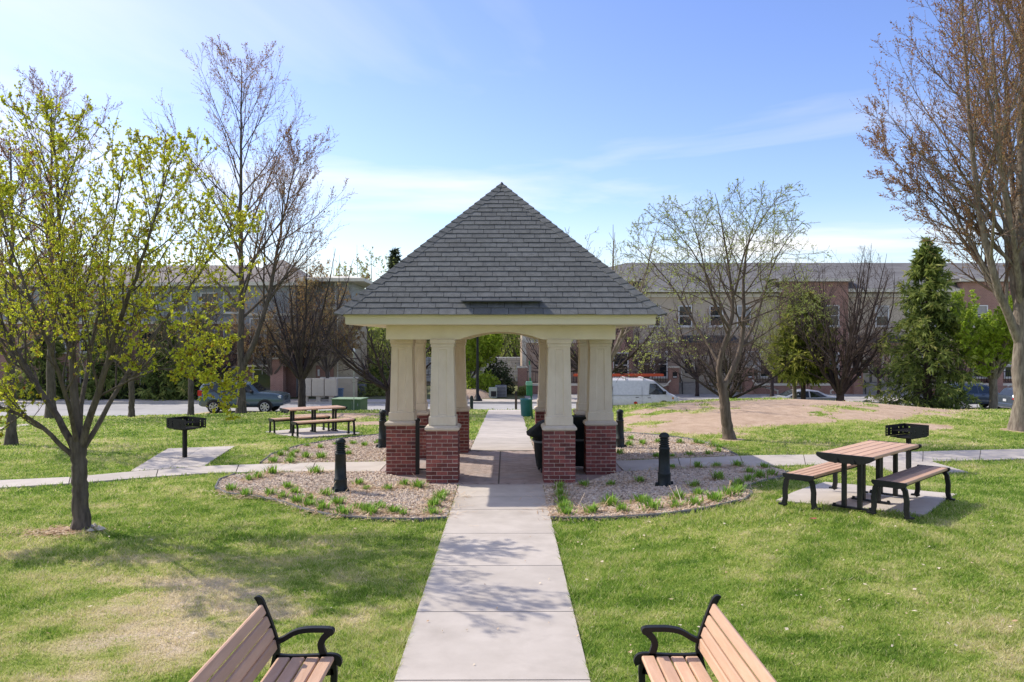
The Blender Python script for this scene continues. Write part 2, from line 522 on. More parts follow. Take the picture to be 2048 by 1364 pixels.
MAT['leaf_maple'] = leafmat('leaf_maple', [(0, (0.30, 0.13, 0.035)), (0.1, (0.50, 0.46, 0.05)), (0.5, (0.66, 0.68, 0.06)), (0.8, (0.56, 0.64, 0.06)), (1, (0.74, 0.74, 0.12))], 0.58)
MAT['bud_red'] = leafmat('bud_red', [(0, (0.24, 0.095, 0.045)), (0.4, (0.38, 0.185, 0.08)), (0.75, (0.46, 0.29, 0.125)), (1, (0.50, 0.40, 0.16))], 0.45)
MAT['leaf_crab'] = leafmat('leaf_crab', [(0, (0.36, 0.38, 0.12)), (0.5, (0.46, 0.54, 0.13)), (1, (0.60, 0.68, 0.24))])
MAT['leaf_young'] = leafmat('leaf_young', [(0, (0.30, 0.40, 0.04)), (0.5, (0.42, 0.56, 0.06)), (1, (0.58, 0.66, 0.12))], 0.58)
MAT['leaf_haze'] = leafmat('leaf_haze', [(0, (0.27, 0.27, 0.10)), (0.5, (0.36, 0.42, 0.12)), (1, (0.48, 0.50, 0.18))], 0.5)
MAT['leaf_tan'] = leafmat('leaf_tan', [(0, (0.30, 0.17, 0.08)), (0.5, (0.42, 0.28, 0.13)), (1, (0.40, 0.36, 0.15))], 0.4)
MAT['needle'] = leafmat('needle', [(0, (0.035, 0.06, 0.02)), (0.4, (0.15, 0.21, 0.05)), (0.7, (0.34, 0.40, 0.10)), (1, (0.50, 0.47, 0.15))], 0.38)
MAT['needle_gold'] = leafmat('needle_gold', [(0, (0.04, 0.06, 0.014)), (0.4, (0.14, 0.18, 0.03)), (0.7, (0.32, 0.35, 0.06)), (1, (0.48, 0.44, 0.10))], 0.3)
MAT['needle_dark'] = leafmat('needle_dark', [(0, (0.025, 0.04, 0.02)), (0.6, (0.075, 0.105, 0.045)), (1, (0.17, 0.20, 0.085))], 0.1)

# ------------------------------------------------------------------ mesh helpers


def set_mesh(me, V, faces, n, smooth=False):
    """faces: (M,n) int array of equal-sized polygons"""
    V = np.asarray(V, np.float32)
    faces = np.asarray(faces, np.int32)
    me.vertices.add(len(V))
    me.vertices.foreach_set('co', V.ravel())
    m = len(faces)
    me.loops.add(m * n)
    me.loops.foreach_set('vertex_index', faces.ravel())
    me.polygons.add(m)
    me.polygons.foreach_set('loop_start', np.arange(0, m * n, n, dtype=np.int32))
    try:
        me.polygons.foreach_set('loop_total', np.full(m, n, np.int32))
    except Exception:
        pass
    me.polygons.foreach_set('use_smooth', np.full(m, bool(smooth)))
    me.update(calc_edges=True)
    me.validate()


def raw(name, V, faces, n, mat, parent=None, tint=None, smooth=False):
    me = bpy.data.meshes.new(name)
    set_mesh(me, V, faces, n, smooth)
    if tint is not None:
        a = me.attributes.new('tint', 'FLOAT', 'POINT')
        a.data.foreach_set('value', np.asarray(tint, np.float32))
    me.materials.append(MAT[mat] if isinstance(mat, str) else mat)
    o = bpy.data.objects.new(name, me)
    COL.objects.link(o)
    if parent is not None:
        o.parent = parent
    return o


class MB:
    def __init__(s):
        s.v = []
        s.f = []
        s.sm = []

    def add(s, verts, faces, smooth=False):
        k = len(s.v)
        s.v += [tuple(map(float, v)) for v in verts]
        s.f += [tuple(i + k for i in f) for f in faces]
        s.sm += [smooth] * len(faces)

    def box(s, c, d, rz=0.0, mat=None, taper=1.0, bev=0.0):
        x, y, z = d[0] / 2, d[1] / 2, d[2] / 2
        if bev > 0:
            b = bev
            pts = []
            for zz, k in ((-z, b), (-z + b, 0), (z - b, 0), (z, b)):
                pts += [(-x + k, -y + k, zz), (x - k, -y + k, zz), (x - k, y - k, zz), (-x + k, y - k, zz)]
            fs = [(3, 2, 1, 0), (12, 13, 14, 15)]
            for l in range(3):
                for i in range(4):
                    j = (i + 1) % 4
                    fs.append((l * 4 + i, l * 4 + j, l * 4 + 4 + j, l * 4 + 4 + i))
        else:
            t = taper
            pts = [(-x, -y, -z), (x, -y, -z), (x, y, -z), (-x, y, -z), (-x * t, -y * t, z), (x * t, -y * t, z), (x * t, y * t, z), (-x * t, y * t, z)]
            fs = [(3, 2, 1, 0), (4, 5, 6, 7), (0, 1, 5, 4), (1, 2, 6, 5), (2, 3, 7, 6), (3, 0, 4, 7)]
        if mat is not None:
            pts = [tuple(mat @ Vector(p)) for p in pts]
        cr, sr = math.cos(rz), math.sin(rz)
        pts = [(c[0] + p[0] * cr - p[1] * sr, c[1] + p[0] * sr + p[1] * cr, c[2] + p[2]) for p in pts]
        s.add(pts, fs)
        return s

    def bar(s, a, b, w, h, up=(0, 0, 1)):
        a = Vector(a)
        b = Vector(b)
        d = (b - a).normalized()
        u = Vector(up)
        sd = d.cross(u)
        if sd.length < 1e-4:
            sd = Vector((1, 0, 0))
        sd.normalize()
        u = sd.cross(d)
        pts = []
        for p in (a, b):
            for i, j in ((-1, -1), (1, -1), (1, 1), (-1, 1)):
                pts.append(p + sd * (i * w / 2) + u * (j * h / 2))
        s.add(pts, [(3, 2, 1, 0), (4, 5, 6, 7), (0, 1, 5, 4), (1, 2, 6, 5), (2, 3, 7, 6), (3, 0, 4, 7)])
        return s

    def sweep(s, path, sect, up=(0, 0, 1), closed_caps=True, smooth=False, scale=None):
        """sweep a 2D section (list of (side, up)) along a path"""
        P = [Vector(p) for p in path]
        n = len(sect)
        pts = []
        for i, p in enumerate(P):
            d = (P[min(i + 1, len(P) - 1)] - P[max(i - 1, 0)]).normalized()
            u = Vector(up)
            sd = d.cross(u)
            if sd.length < 1e-4:
                sd = Vector((1, 0, 0))
            sd.normalize()
            uu = sd.cross(d)
            k = 1.0 if scale is None else scale[i]
            for a, b in sect:
                pts.append(p + sd * a * k + uu * b * k)
        fs = []
        for i in range(len(P) - 1):
            for j in range(n):
                q = (j + 1) % n
                fs.append((i * n + j, i * n + q, (i + 1) * n + q, (i + 1) * n + j))
        s.add(pts, fs, smooth)
        if closed_caps:
            s.add(pts[:n], [tuple(range(n))[::-1]])
            s.add(pts[-n:], [tuple(range(n))])
        return s

    def tube(s, path, r, sides=8, smooth=True):
        sect = [(math.cos(2 * PI * i / sides), math.sin(2 * PI * i / sides)) for i in range(sides)]
        rs = r if isinstance(r, (list, tuple)) else [r] * len(path)
        d = (Vector(path[-1]) - Vector(path[0])).normalized()
        up = (0, 0, 1) if abs(d.z) < 0.8 else (0, 1, 0)
        return s.sweep(path, sect, up=up, smooth=smooth, scale=rs)

    def lathe(s, prof, c=(0, 0, 0), sides=16, smooth=True, cap=True):
        pts = []
        for r, z in prof:
            for i in range(sides):
                a = 2 * PI * i / sides
                pts.append((c[0] + r * math.cos(a), c[1] + r * math.sin(a), c[2] + z))
        fs = []
        for k in range(len(prof) - 1):
            for i in range(sides):
                j = (i + 1) % sides
                fs.append((k * sides + i, k * sides + j, (k + 1) * sides + j, (k + 1) * sides + i))
        s.add(pts, fs, smooth)
        if cap:
            s.add(pts[:sides], [tuple(range(sides))[::-1]])
            s.add(pts[-sides:], [tuple(range(sides))])
        return s

    def prism(s, poly, axis, a, b):
        """polygon of 2D points extruded along axis ('x','y','z') from a to b"""
        def mk(p, t):
            return {'x': (t, p[0], p[1]), 'y': (p[0], t, p[1]), 'z': (p[0], p[1], t)}[axis]
        n = len(poly)
        pts = [mk(p, a) for p in poly] + [mk(p, b) for p in poly]
        fs = [tuple(range(n))[::-1], tuple(range(n, 2 * n))]
        for i in range(n):
            j = (i + 1) % n
            fs.append((i, j, n + j, n + i))
        s.add(pts, fs)
        return s

    def mesh(s, name, mat):
        me = bpy.data.meshes.new(name)
        me.from_pydata(s.v, [], s.f)
        me.polygons.foreach_set('use_smooth', s.sm)
        me.materials.append(MAT[mat] if isinstance(mat, str) else mat)
        bm = bmesh.new()
        bm.from_mesh(me)
        bmesh.ops.recalc_face_normals(bm, faces=bm.faces)
        bm.to_mesh(me)
        bm.free()
        me.update()
        return me

    def build(s, name, mat, parent=None, loc=None):
        return link(name, s.mesh(name, mat), parent, loc)


def link(name, me, parent=None, loc=None, rz=0.0):
    o = bpy.data.objects.new(name, me)
    COL.objects.link(o)
    if parent is not None:
        o.parent = parent
    if loc is not None:
        o.location = loc
    if rz:
        o.rotation_euler.z = rz
    return o


def tag(o, label, cat, group=None):
    o['label'] = label
    o['category'] = cat
    if group:
        o['group'] = group
    return o


def thing(name, label, cat, loc=(0, 0, 0), rz=0.0, group=None):
    o = link(name, None, None, loc, rz)
    return tag(o, label, cat, group)


def kind(o, k):
    o['kind'] = k
    return o


def dup(root, loc, rz=None, label=None):
    c = root.copy()
    COL.objects.link(c)
    c.location = loc
    if rz is not None:
        c.rotation_euler.z = rz
    if label:
        c['label'] = label
    for ch in list(root.children):
        d = ch.copy()
        COL.objects.link(d)
        d.parent = c
        for g in ch.children:
            e = g.copy()
            COL.objects.link(e)
            e.parent = d
    return c


# ------------------------------------------------------------------ lawn, paths, beds, street
EXC = []          # polygons without grass


def draped(name, poly, mat, dz, cell=0.5, parent=None):
    """flat polygon cut into cells and laid on the ground dz above it"""
    bm = bmesh.new()
    f = bm.faces.new([bm.verts.new((p[0], p[1], 0)) for p in poly])
    xs = [p[0] for p in poly]
    ys = [p[1] for p in poly]
    for a in np.arange(min(xs) + cell, max(xs), cell):
        bmesh.ops.bisect_plane(bm, geom=bm.verts[:] + bm.edges[:] + bm.faces[:], plane_co=(a, 0, 0), plane_no=(1, 0, 0))
    for a in np.arange(min(ys) + cell, max(ys), cell):
        bmesh.ops.bisect_plane(bm, geom=bm.verts[:] + bm.edges[:] + bm.faces[:], plane_co=(0, a, 0), plane_no=(0, 1, 0))
    bmesh.ops.triangulate(bm, faces=bm.faces)
    for v in bm.verts:
        v.co.z = Gs(v.co.x, v.co.y) + dz
    for fc in bm.faces:
        fc.normal_update()
        if fc.normal.z < 0:
            fc.normal_flip()
    me = bpy.data.meshes.new(name)
    bm.to_mesh(me)
    bm.free()
    me.materials.append(MAT[mat])
    return link(name, me, parent)


def resample(pts, step):
    P = np.asarray(pts, float)
    d = np.r_[0, np.cumsum(np.hypot(*np.diff(P, axis=0).T))]
    n = max(1, int(round(d[-1] / step)))
    t = np.linspace(0, d[-1], n * 4 + 1)
    return np.c_[np.interp(t, d, P[:, 0]), np.interp(t, d, P[:, 1])], n


def slab_quads(name, A, B, root, top=0.022, thick=0.06, gap=0.007):
    """one concrete slab between edge polylines A and B (k points each), flat-draped"""
    mb = MB()
    k = len(A)
    for side, zoff in ((0, top), (1, top - thick)):
        for i in range(k):
            for p in (A[i], B[i]):
                mb.v.append((float(p[0]), float(p[1]), Gs(p[0], p[1]) + zoff))
    T = lambda i, j: i * 2 + j
    Bo = lambda i, j: 2 * k + i * 2 + j
    for i in range(k - 1):
        mb.f.append((T(i, 0), T(i, 1), T(i + 1, 1), T(i + 1, 0)))
        mb.f.append((Bo(i, 0), Bo(i + 1, 0), Bo(i + 1, 1), Bo(i, 1)))
        for j in (0, 1):
            mb.f.append((T(i, j), T(i + 1, j), Bo(i + 1, j), Bo(i, j)))
    for i in (0, k - 1):
        mb.f.append((T(i, 0), T(i, 1), Bo(i, 1), Bo(i, 0)))
    mb.sm = [False] * len(mb.f)
    return mb.build(name, 'concrete', root)


def strip(name, A, B, joint, rootmat='joint'):
    """a path between two edge polylines, poured in slabs"""
    Ar, n = resample(A, joint)
    Ld = np.r_[0, np.cumsum(np.hypot(*np.diff(np.asarray(B, float), axis=0).T))]
    t = np.linspace(0, Ld[-1], len(Ar))
    Bn = np.asarray(B, float)
    Br = np.c_[np.interp(t, Ld, Bn[:, 0]), np.interp(t, Ld, Bn[:, 1])]
    poly = [tuple(p) for p in Ar] + [tuple(p) for p in Br[::-1]]
    root = draped(name, poly, rootmat, 0.004, 0.8)
    kind(root, 'structure')
    EXC.append(poly)
    for i in range(n):
        a = Ar[i * 4:i * 4 + 5].copy()
        b = Br[i * 4:i * 4 + 5].copy()
        for e in (a, b):
            d = e[-1] - e[0]
            d /= np.hypot(*d) + 1e-9
            e[0] += d * 0.009
            e[-1] -= d * 0.009
        slab_quads('slab', a, b, root)
    return root


# front path: joints measured on the photograph
def path_y(name, ys, hw, flare=0.0):
    poly = [(-hw, ys[0]), (hw, ys[0]), (hw + flare, ys[-1]), (-hw - flare, ys[-1])]
    root = draped(name, poly, 'joint', 0.004, 1.0)
    kind(root, 'structure')
    EXC.append(poly)
    for a, b in zip(ys[:-1], ys[1:]):
        t = np.linspace(a + 0.009, b - 0.009, 4)
        fl = flare * (t - ys[0]) / (ys[-1] - ys[0])
        slab_quads('slab', np.c_[-hw - fl, t], np.c_[hw + fl, t], root)
    return root


path_y('footpath', [1.5, 3.05, 4.6, 6.16, 7.71, 9.28, 10.82, 12.33, 13.38, 14.44], 0.755)
path_y('footpath', [18.92] + [18.92 + 1.58 * i for i in range(1, 13)], 0.755)

L_top = PXS((-260, 990), (-120, 975), (0, 962), (150, 955), (260, 945), (420, 933), (600, 927), (764, 925))
L_top.append((-2.425, 17.22))
L_bot = PXS((-260, 1008), (-120, 992), (0, 977), (150, 968), (280, 957), (420, 947), (600, 944.5), (764, 945)) + [(-2.425, 15.9)]
strip('side_path', L_top, L_bot, 1.5)
R_top = [(2.425, 17.28)] + PXS((1242, 924), (1366, 918.7), (1510, 913), (1639, 911.6), (1904, 904), (2048, 901), (2300, 896))
R_bot = [(2.425, 15.85)] + PXS((1242, 945.6), (1386, 939), (1560, 934), (1720, 930), (1879, 925), (2048, 920.7), (2300, 916))
strip('side_path', R_top, R_bot, 1.5)


def pad(name, poly, joints=((0.5, 0.5),)):
    """four-cornered concrete pad of four slabs"""
    root = draped(name, poly, 'joint', 0.003, 0.8)
    kind(root, 'structure')
    EXC.append(poly)
    p = [np.array(q) for q in poly]
    for i0, i1 in ((0, .497), (.503, 1)):
        for j0, j1 in ((0, .497), (.503, 1)):
            bl = lambda u, v: (p[0] * (1 - u) + p[1] * u) * (1 - v) + (p[3] * (1 - u) + p[2] * u) * v
            A = np.array([bl(i0, v) for v in np.linspace(j0, j1, 3)])
            B = np.array([bl(i1, v) for v in np.linspace(j0, j1, 3)])
            slab_quads('slab', A, B, root, top=0.0205)
    return root


def pad1(name, poly):
    root = draped(name, poly, 'joint', 0.003, 0.8)
    kind(root, 'structure')
    EXC.append(poly)
    p = [np.array(q) for q in poly]
    t = np.linspace(0.003, .997, 4)
    A = np.array([p[0] * (1 - v) + p[3] * v for v in t])
    B = np.array([p[1] * (1 - v) + p[2] * v for v in t])
    slab_quads('slab', A, B, root, top=0.03)
    return root


pad('grill_pad', PXS((262, 944.0), (410, 933.2), (472, 893), (338, 898)))
pad('grill_pad', PXS((1812, 951), (1940, 947), (1866, 925.6), (1726, 930)))
pad1('picnic_pad', PXS((1553, 1005), (1853, 1035), (1918, 993), (1652, 968)))
pad1('picnic_pad', PXS((529, 865), (607, 878), (725, 868), (640, 855)))
strip('side_path', PXS((-60, 866), (56, 848)), PXS((-60, 872), (64, 850.5)), 1.5)

# gravel beds
b_fl = PXS((892, 1040), (840, 1043), (740, 1042), (660, 1034), (605, 1021), (555, 1004), (510, 996), (455, 990), (432, 978), (440, 962), (470, 951))
b_fl += PXS((600, 945.5), (764, 946)) + [(-1.60, 14.7), (-1.30, 14.44), (-0.77, 14.44)]
b_fr = [(0.77, 14.44), (1.30, 14.44), (1.60, 14.7)] + PXS((1236, 946.6), (1386, 940), (1540, 935.6), (1578, 946), (1570, 955), (1535, 965), (1492, 978), (1506, 992), (1490, 1005), (1420, 1021), (1340, 1032), (1250, 1038), (1101, 1040))
b_bl = PXS((764, 924), (600, 926), (522, 928), (545, 910), (600, 893), (680, 879), (770, 869)) + [(-1.6, 21.6), (-0.77, 21.4), (-0.77, 18.95), (-2.42, 18.9), (-2.42, 17.3)]
b_br = PXS((1236, 923), (1366, 917.8), (1476, 913.4), (1432, 893), (1380, 880), (1300, 871), (1240, 867)) + [(1.7, 21.6), (0.77, 21.4), (0.77, 18.95), (2.42, 18.9), (2.42, 17.3)]
BEDS = [b_fl, b_fr, b_bl, b_br]
for i, b in enumerate(BEDS):
    kind(draped('gravel_bed', b, 'bed', 0.006, 0.5), 'structure')
    EXC.append(b)
HALF = 2.42
EXC.append([(-HALF, 14.44), (HALF, 14.44), (HALF, 18.92), (-HALF, 18.92)])

# bare soil and dry grass
SOIL = PXS((1232, 836), (1300, 816), (1400, 804), (1560, 799), (1700, 801), (1850, 808), (1962, 822), (1930, 830), (1800, 837), (1700, 846), (1500, 857), (1440, 872), (1340, 869), (1236, 866))
SOIL2 = PXS((1850, 850), (1925, 853), (1920, 861), (1870, 860))
SOIL3 = PXS((560, 832), (640, 826), (764, 827), (768, 836), (700, 838), (640, 836))
SOIL4 = PXS((700, 842), (760, 843), (762, 850), (705, 850))


def soil_at(x, y):
    s = np.zeros(np.shape(x))
    n_ = fbm(x, y, 0.7, 5, 63)
    for poly, w in ((SOIL, 0.7), (SOIL2, 0.35), (SOIL3, 0.35), (SOIL4, 0.3)):
        s = np.maximum(s, sm(-w, w, sdist(poly, x, y) + (fbm(x, y, 0.9, 4, 3) - 0.5) * 1.6))
    s = s * (1 - 0.75 * sm(.60, .70, n_))
    for (cx, cy), r in ((gp(2040, 862), 0.7), (gp(1462, 880), 0.5), (gp(1110, 1046), 0.16)):
        s = np.maximum(s, 0.85 * sm(r, r * 0.4, np.hypot(x - cx, (y - cy))) if False else 0.85 * (1 - sm(r * 0.4, r, np.hypot(x - cx, y - cy))))
    return s


DRY = [(gp(430, 1235), 1.25, 0.75), (gp(330, 1150), 0.9, 0.35), (gp(300, 1300), 1.0, 0.5), (gp(560, 1150), 0.8, 0.3), (gp(270, 1010), 0.9, 0.3), (gp(330, 1105), 0.6, 0.3),
       (gp(480, 890), 1.0, 0.25), (gp(1150, 1250), 0.5, 0.25), (gp(1350, 1150), 1.3, 0.2), (gp(1800, 1180), 1.6, 0.18), (gp(1420, 1300), 1.0, 0.25), (gp(1950, 1330), 1.2, 0.2), (gp(1820, 880), 1.8, 0.22), (gp(1600, 895), 1.5, 0.2), (gp(80, 1100), 0.9, 0.25), (gp(90, 860), 2.0, 0.25), (gp(560, 890), 1.0, 0.2)]


def dry_at(x, y):
    d = np.zeros(np.shape(x))
    for (cx, cy), r, a in DRY:
        d = d + a * np.exp(-((x - cx) / r) ** 2 - ((y - cy) / r) ** 2)
    return d


def tint_at(x, y):
    n1 = fbm(x, y, 0.55, 4, 11)
    n2 = fbm(x, y, 2.6, 4, 21)
    n3 = fbm(x, y, 9.0, 2, 31)
    d_ = np.clip(dry_at(x, y), 0, 1.1)
    dn = fbm(x * .8, y * 1.3, 2.4, 4, 77)
    t = 0.33 + 0.50 * (n1 - 0.5) + 0.58 * (n2 - 0.5) + 0.46 * (n3 - 0.5) + 0.17 * d_ + 0.38 * sm(.52, .62, dn + .26 * (d_ - .45)) * np.minimum(1, .12 + 1.5 * d_)
    t = t + 0.3 * soil_at(x, y)
    return np.clip(t, 0, 1)


# lawn sheet: fine near, running down to the street kerb
gx = np.unique(np.r_[np.linspace(-90, -30, 25), np.linspace(-30, 34, 280), np.linspace(34, 95, 25)])
gy = np.unique(np.r_[np.linspace(-30, 2, 20), np.linspace(2, 26, 160), np.linspace(26, 46.5, 90)])
XX, YY = np.meshgrid(gx, gy)
ZZ = G(XX, YY) + (vnoise(XX, YY, 1.7, 5) - 0.5) * 0.02
nx, ny = len(gx), len(gy)
idx = np.arange(nx * ny).reshape(ny, nx)
quads = np.stack([idx[:-1, :-1], idx[:-1, 1:], idx[1:, 1:], idx[1:, :-1]], -1).reshape(-1, 4)
for poly in EXC:   # dip slightly under slabs and beds so nothing pokes through
    ZZ = np.where(sdist(poly, XX, YY) > -0.05, G(XX, YY) - 0.012, ZZ)
lawn_m = bpy.data.materials.new('lawn')
lawn_m.use_nodes = True
nt = lawn_m.node_tree
bs = nt.nodes['Principled BSDF']
bs.inputs['Roughness'].default_value = 0.95
bs.inputs['Specular IOR Level'].default_value = 0.15
ge = nt.nodes.new('ShaderNodeNewGeometry')


def lnoise(scale, detail=6, rough=0.65):
    n = nt.nodes.new('ShaderNodeTexNoise')
    n.inputs['Scale'].default_value = scale
    n.inputs['Detail'].default_value = detail
    n.inputs['Roughness'].default_value = rough
    lk(nt, ge.outputs['Position'], n.inputs['Vector'])
    return n.outputs['Fac']


def lmath(op, a, b, c=None):
    n = nt.nodes.new('ShaderNodeMath')
    n.operation = op
    for i, v in enumerate((a, b, c)):
        if v is None:
            continue
        if isinstance(v, (int, float)):
            n.inputs[i].default_value = v
        else:
            lk(nt, v, n.inputs[i])
    return n.outputs[0]


at = nt.nodes.new('ShaderNodeAttribute')
at.attribute_name = 'tint'
ats = nt.nodes.new('ShaderNodeAttribute')
ats.attribute_name = 'soil'
tv = lmath('ADD', at.outputs['Fac'], lmath('MULTIPLY', lmath('SUBTRACT', lnoise(5, 8, 0.75), 0.5), 0.55))
tv = lmath('ADD', tv, lmath('MULTIPLY', lmath('SUBTRACT', lnoise(45, 4, 0.7), 0.5), 0.6))
rp = nt.nodes.new('ShaderNodeValToRGB')
cols = [(0.0, (0.07, 0.13, 0.02)), (0.2, (0.16, 0.24, 0.03)), (0.42, (0.29, 0.34, 0.07)), (0.62, (0.48, 0.44, 0.18)), (0.84, (0.58, 0.48, 0.29)), (1.0, (0.66, 0.54, 0.39))]
while len(rp.color_ramp.elements) < len(cols):
    rp.color_ramp.elements.new(0.5)
for e, (p, c) in zip(rp.color_ramp.elements, cols):
    e.position = p
    e.color = (*c, 1)
lk(nt, tv, rp.inputs[0])
soilc = nt.nodes.new('ShaderNodeValToRGB')
soilc.color_ramp.elements[0].color = (0.40, 0.275, 0.185, 1)
soilc.color_ramp.elements[1].color = (0.63, 0.475, 0.345, 1)
soilc.color_ramp.elements[0].position = 0.3
soilc.color_ramp.elements[1].position = 0.7
lk(nt, lnoise(2.2, 9, 0.75), soilc.inputs[0])
sf = lmath('ADD', ats.outputs['Fac'], lmath('MULTIPLY', lmath('SUBTRACT', lnoise(1.6, 9, 0.75), 0.5), 1.7))
srp = nt.nodes.new('ShaderNodeMapRange')
srp.inputs[1].default_value = 0.42
srp.inputs[2].default_value = 0.6
lk(nt, sf, srp.inputs[0])
mx = nt.nodes.new('ShaderNodeMix')
mx.data_type = 'RGBA'
lk(nt, srp.outputs[0], mx.inputs[0])
lk(nt, rp.outputs[0], mx.inputs[6])
lk(nt, soilc.outputs[0], mx.inputs[7])
lk(nt, mx.outputs[2], bs.inputs['Base Color'])
bp = nt.nodes.new('ShaderNodeBump')
bp.inputs['Strength'].default_value = 0.9
bp.inputs['Distance'].default_value = 0.05
lk(nt, lnoise(22, 6, 0.7), bp.inputs['Height'])
lk(nt, bp.outputs[0], bs.inputs['Normal'])
lawn = raw('lawn', np.c_[XX.ravel(), YY.ravel(), ZZ.ravel()], quads, 4, lawn_m, None, tint_at(XX, YY).ravel(), True)
a = lawn.data.attributes.new('soil', 'FLOAT', 'POINT')
a.data.foreach_set('value', soil_at(XX, YY).ravel().astype(np.float32))
kind(lawn, 'structure')


def sheet(name, x0, x1, y0, y1, z, mat):
    o = raw(name, [(x0, y0, z), (x1, y0, z), (x1, y1, z), (x0, y1, z)], [(0, 1, 2, 3)], 4, mat)
    return kind(o, 'structure')


MAT['far_ground'] = M('far_ground', (0.075, 0.105, 0.03), (0.16, 0.15, 0.07), scale=0.35, detail=8, rough=1, coord='Geometry')
sheet('ground', -900, 900, -300, 1500, STREET_Z - 0.25, 'far_ground')
sheet('street', -95, 95, 46.75, 56.9, STREET_Z, 'asphalt')
sheet('sidewalk', -95, 95, 57.1, 59.6, STREET_Z + 0.12, 'concrete')
sheet('forecourt', 1.5, 95, 59.6, 66.0, STREET_Z + 0.116, 'asphalt')
sheet('verge', -95, 1.5, 59.6, 90.0, STREET_Z + 0.116, 'far_ground')
MB().box((0, 46.62, STREET_Z - 0.02), (190, 0.24, 0.14)).build('kerb', 'kerb')['kind'] = 'structure'
MB().box((0, 57.0, STREET_Z - 0.02), (190, 0.2, 0.32)).build('kerb', 'kerb')['kind'] = 'structure'
# pale apron ramp beside the left kerb
ap = raw('driveway_apron', [(-20.5, 46.8, STREET_Z + .004), (-18.6, 46.8, STREET_Z + .004), (-17.4, 51.0, STREET_Z + .004), (-18.4, 51.0, STREET_Z + .004)], [(0, 1, 2, 3)], 4, 'kerb_yellow')
kind(ap, 'structure')

# ------------------------------------------------------------------ pavilion
PY = 16.9
pav = thing('pavilion', 'open square pavilion with dark shingled pyramid roof on brick and cream columns', 'pavilion', (0, PY, 0))
fl = MB().box((0, -0.22, -0.04), (2 * HALF, 4.44 + 0.04, 0.085)).build('floor', 'joint', pav)
# herringbone pavers of the floor (one relief: they are too fine to pick apart)
mb = MB()
pw, pl = 0.1, 0.2
for i in range(-40, 41):
    for j in range(-40, 41):
        bx, by = i * pw, j * pw
        k = (i - j) % 4
        if k == 0:
            c, d = (bx + pw, by + pw / 2), (pl - .007, pw - .007)
        elif k == 3:
            c, d = (bx + pw / 2, by + pw * 1.0), (pw - .007, pl - .007)
        else:
            continue
        # turn the pattern 45 degrees
        q = math.sqrt(.5)
        X, Y = (c[0] - c[1]) * q, (c[0] + c[1]) * q
        if abs(X) > HALF - .12 or not (-2.33 < Y < 1.9) or False:
            continue
        mb.box((X, Y, 0.003), (d[0], d[1], 0.02 + random.uniform(0, .002)), rz=PI / 4)
o = mb.build('paving', 'paver', fl)
kind(o, 'stuff')
MB().box((0, -2.40, 0.002), (2 * HALF, 0.12, 0.028)).box((-HALF + .05, -.2, 0.002), (0.1, 4.2, 0.028)).box((HALF - .05, -.2, 0.002), (0.1, 4.2, 0.028)).build('border', 'paver', fl)
MB().box((-0.04, -0.2, 0.002), (0.028, 4.3, 0.03)).build('control_joint', 'joint', fl)

PA, PB = 1.078, 1.94
PIERS = [(-PA, -PB), (PA, -PB), (-PB, -PA), (PB, -PA), (-PA, PB), (PA, PB), (-PB, PA), (PB, PA)]
HW = 0.2935
CO = 0.0741
bl_mesh = MB().box((0, 0, 0), (0.1865, 0.094, 0.0648), bev=0.004).mesh('brick', 'brick')
core_mesh = MB().box((0, 0, 0.48), (2 * HW - .012, 2 * HW - .012, 0.968)).mesh('brick_pier', 'mortar')
cap = MB()
w1, w0 = 0.318, 0.288
cap.add([(-w0, -w0, .962), (w0, -w0, .962), (w0, w0, .962), (-w0, w0, .962)] +
        [(s * w1, t * w1, z) for z in (0.985, 1.022) for s, t in ((-1, -1), (1, -1), (1, 1), (-1, 1))] +
        [(s * .272, t * .272, 1.057) for s, t in ((-1, -1), (1, -1), (1, 1), (-1, 1))],
        [(3, 2, 1, 0)] + [(l * 4 + i, l * 4 + (i + 1) % 4, l * 4 + 4 + (i + 1) % 4, l * 4 + 4 + i) for l in range(3) for i in range(4)] + [(12, 13, 14, 15)])
cap_mesh = cap.mesh('pier_cap', 'capstone')


def column_mesh():
    m = MB()
    z0, zp, zc, z1 = 1.052, 1.225, 2.50, 2.648
    m.box((0, 0, (z0 + zp) / 2), (0.50, 0.50, zp - z0), bev=0.012)
    b0, b1 = 0.230, 0.200
    rec = 0.014
    for k in range(4):
        a = k * PI / 2

        def P(u, v, d=0.0):
            z = zp - .002 + (zc - zp + .004) * v
            h = b0 + (b1 - b0) * v
            x, y = h * u, -h + d
            return (x * math.cos(a) - y * math.sin(a), x * math.sin(a) + y * math.cos(a), z)
        us = [-1, -0.36, 0.36, 1]
        vs = [0, .025, .965, 1]
        for i in range(3):
            for j in range(3):
                if i == 1 and j == 1:
                    continue
                m.add([P(us[i], vs[j]), P(us[i + 1], vs[j]), P(us[i + 1], vs[j + 1]), P(us[i], vs[j + 1])], [(0, 1, 2, 3)])
        A = [P(us[1], vs[1]), P(us[2], vs[1]), P(us[2], vs[2]), P(us[1], vs[2])]
        g = 0.045
        B = [P(us[1] + g, vs[1] + .008, rec), P(us[2] - g, vs[1] + .008, rec), P(us[2] - g, vs[2] - .008, rec), P(us[1] + g, vs[2] - .008, rec)]
        m.add(A + B, [(0, 1, 5, 4), (1, 2, 6, 5), (2, 3, 7, 6), (3, 0, 4, 7), (4, 5, 6, 7)])
    m.box((0, 0, zc + .03), (0.43, 0.43, 0.06), bev=0.008)
    m.box((0, 0, zc + .104), (0.455, 0.455, 0.088), bev=0.010)
    return m.mesh('column', 'stucco')


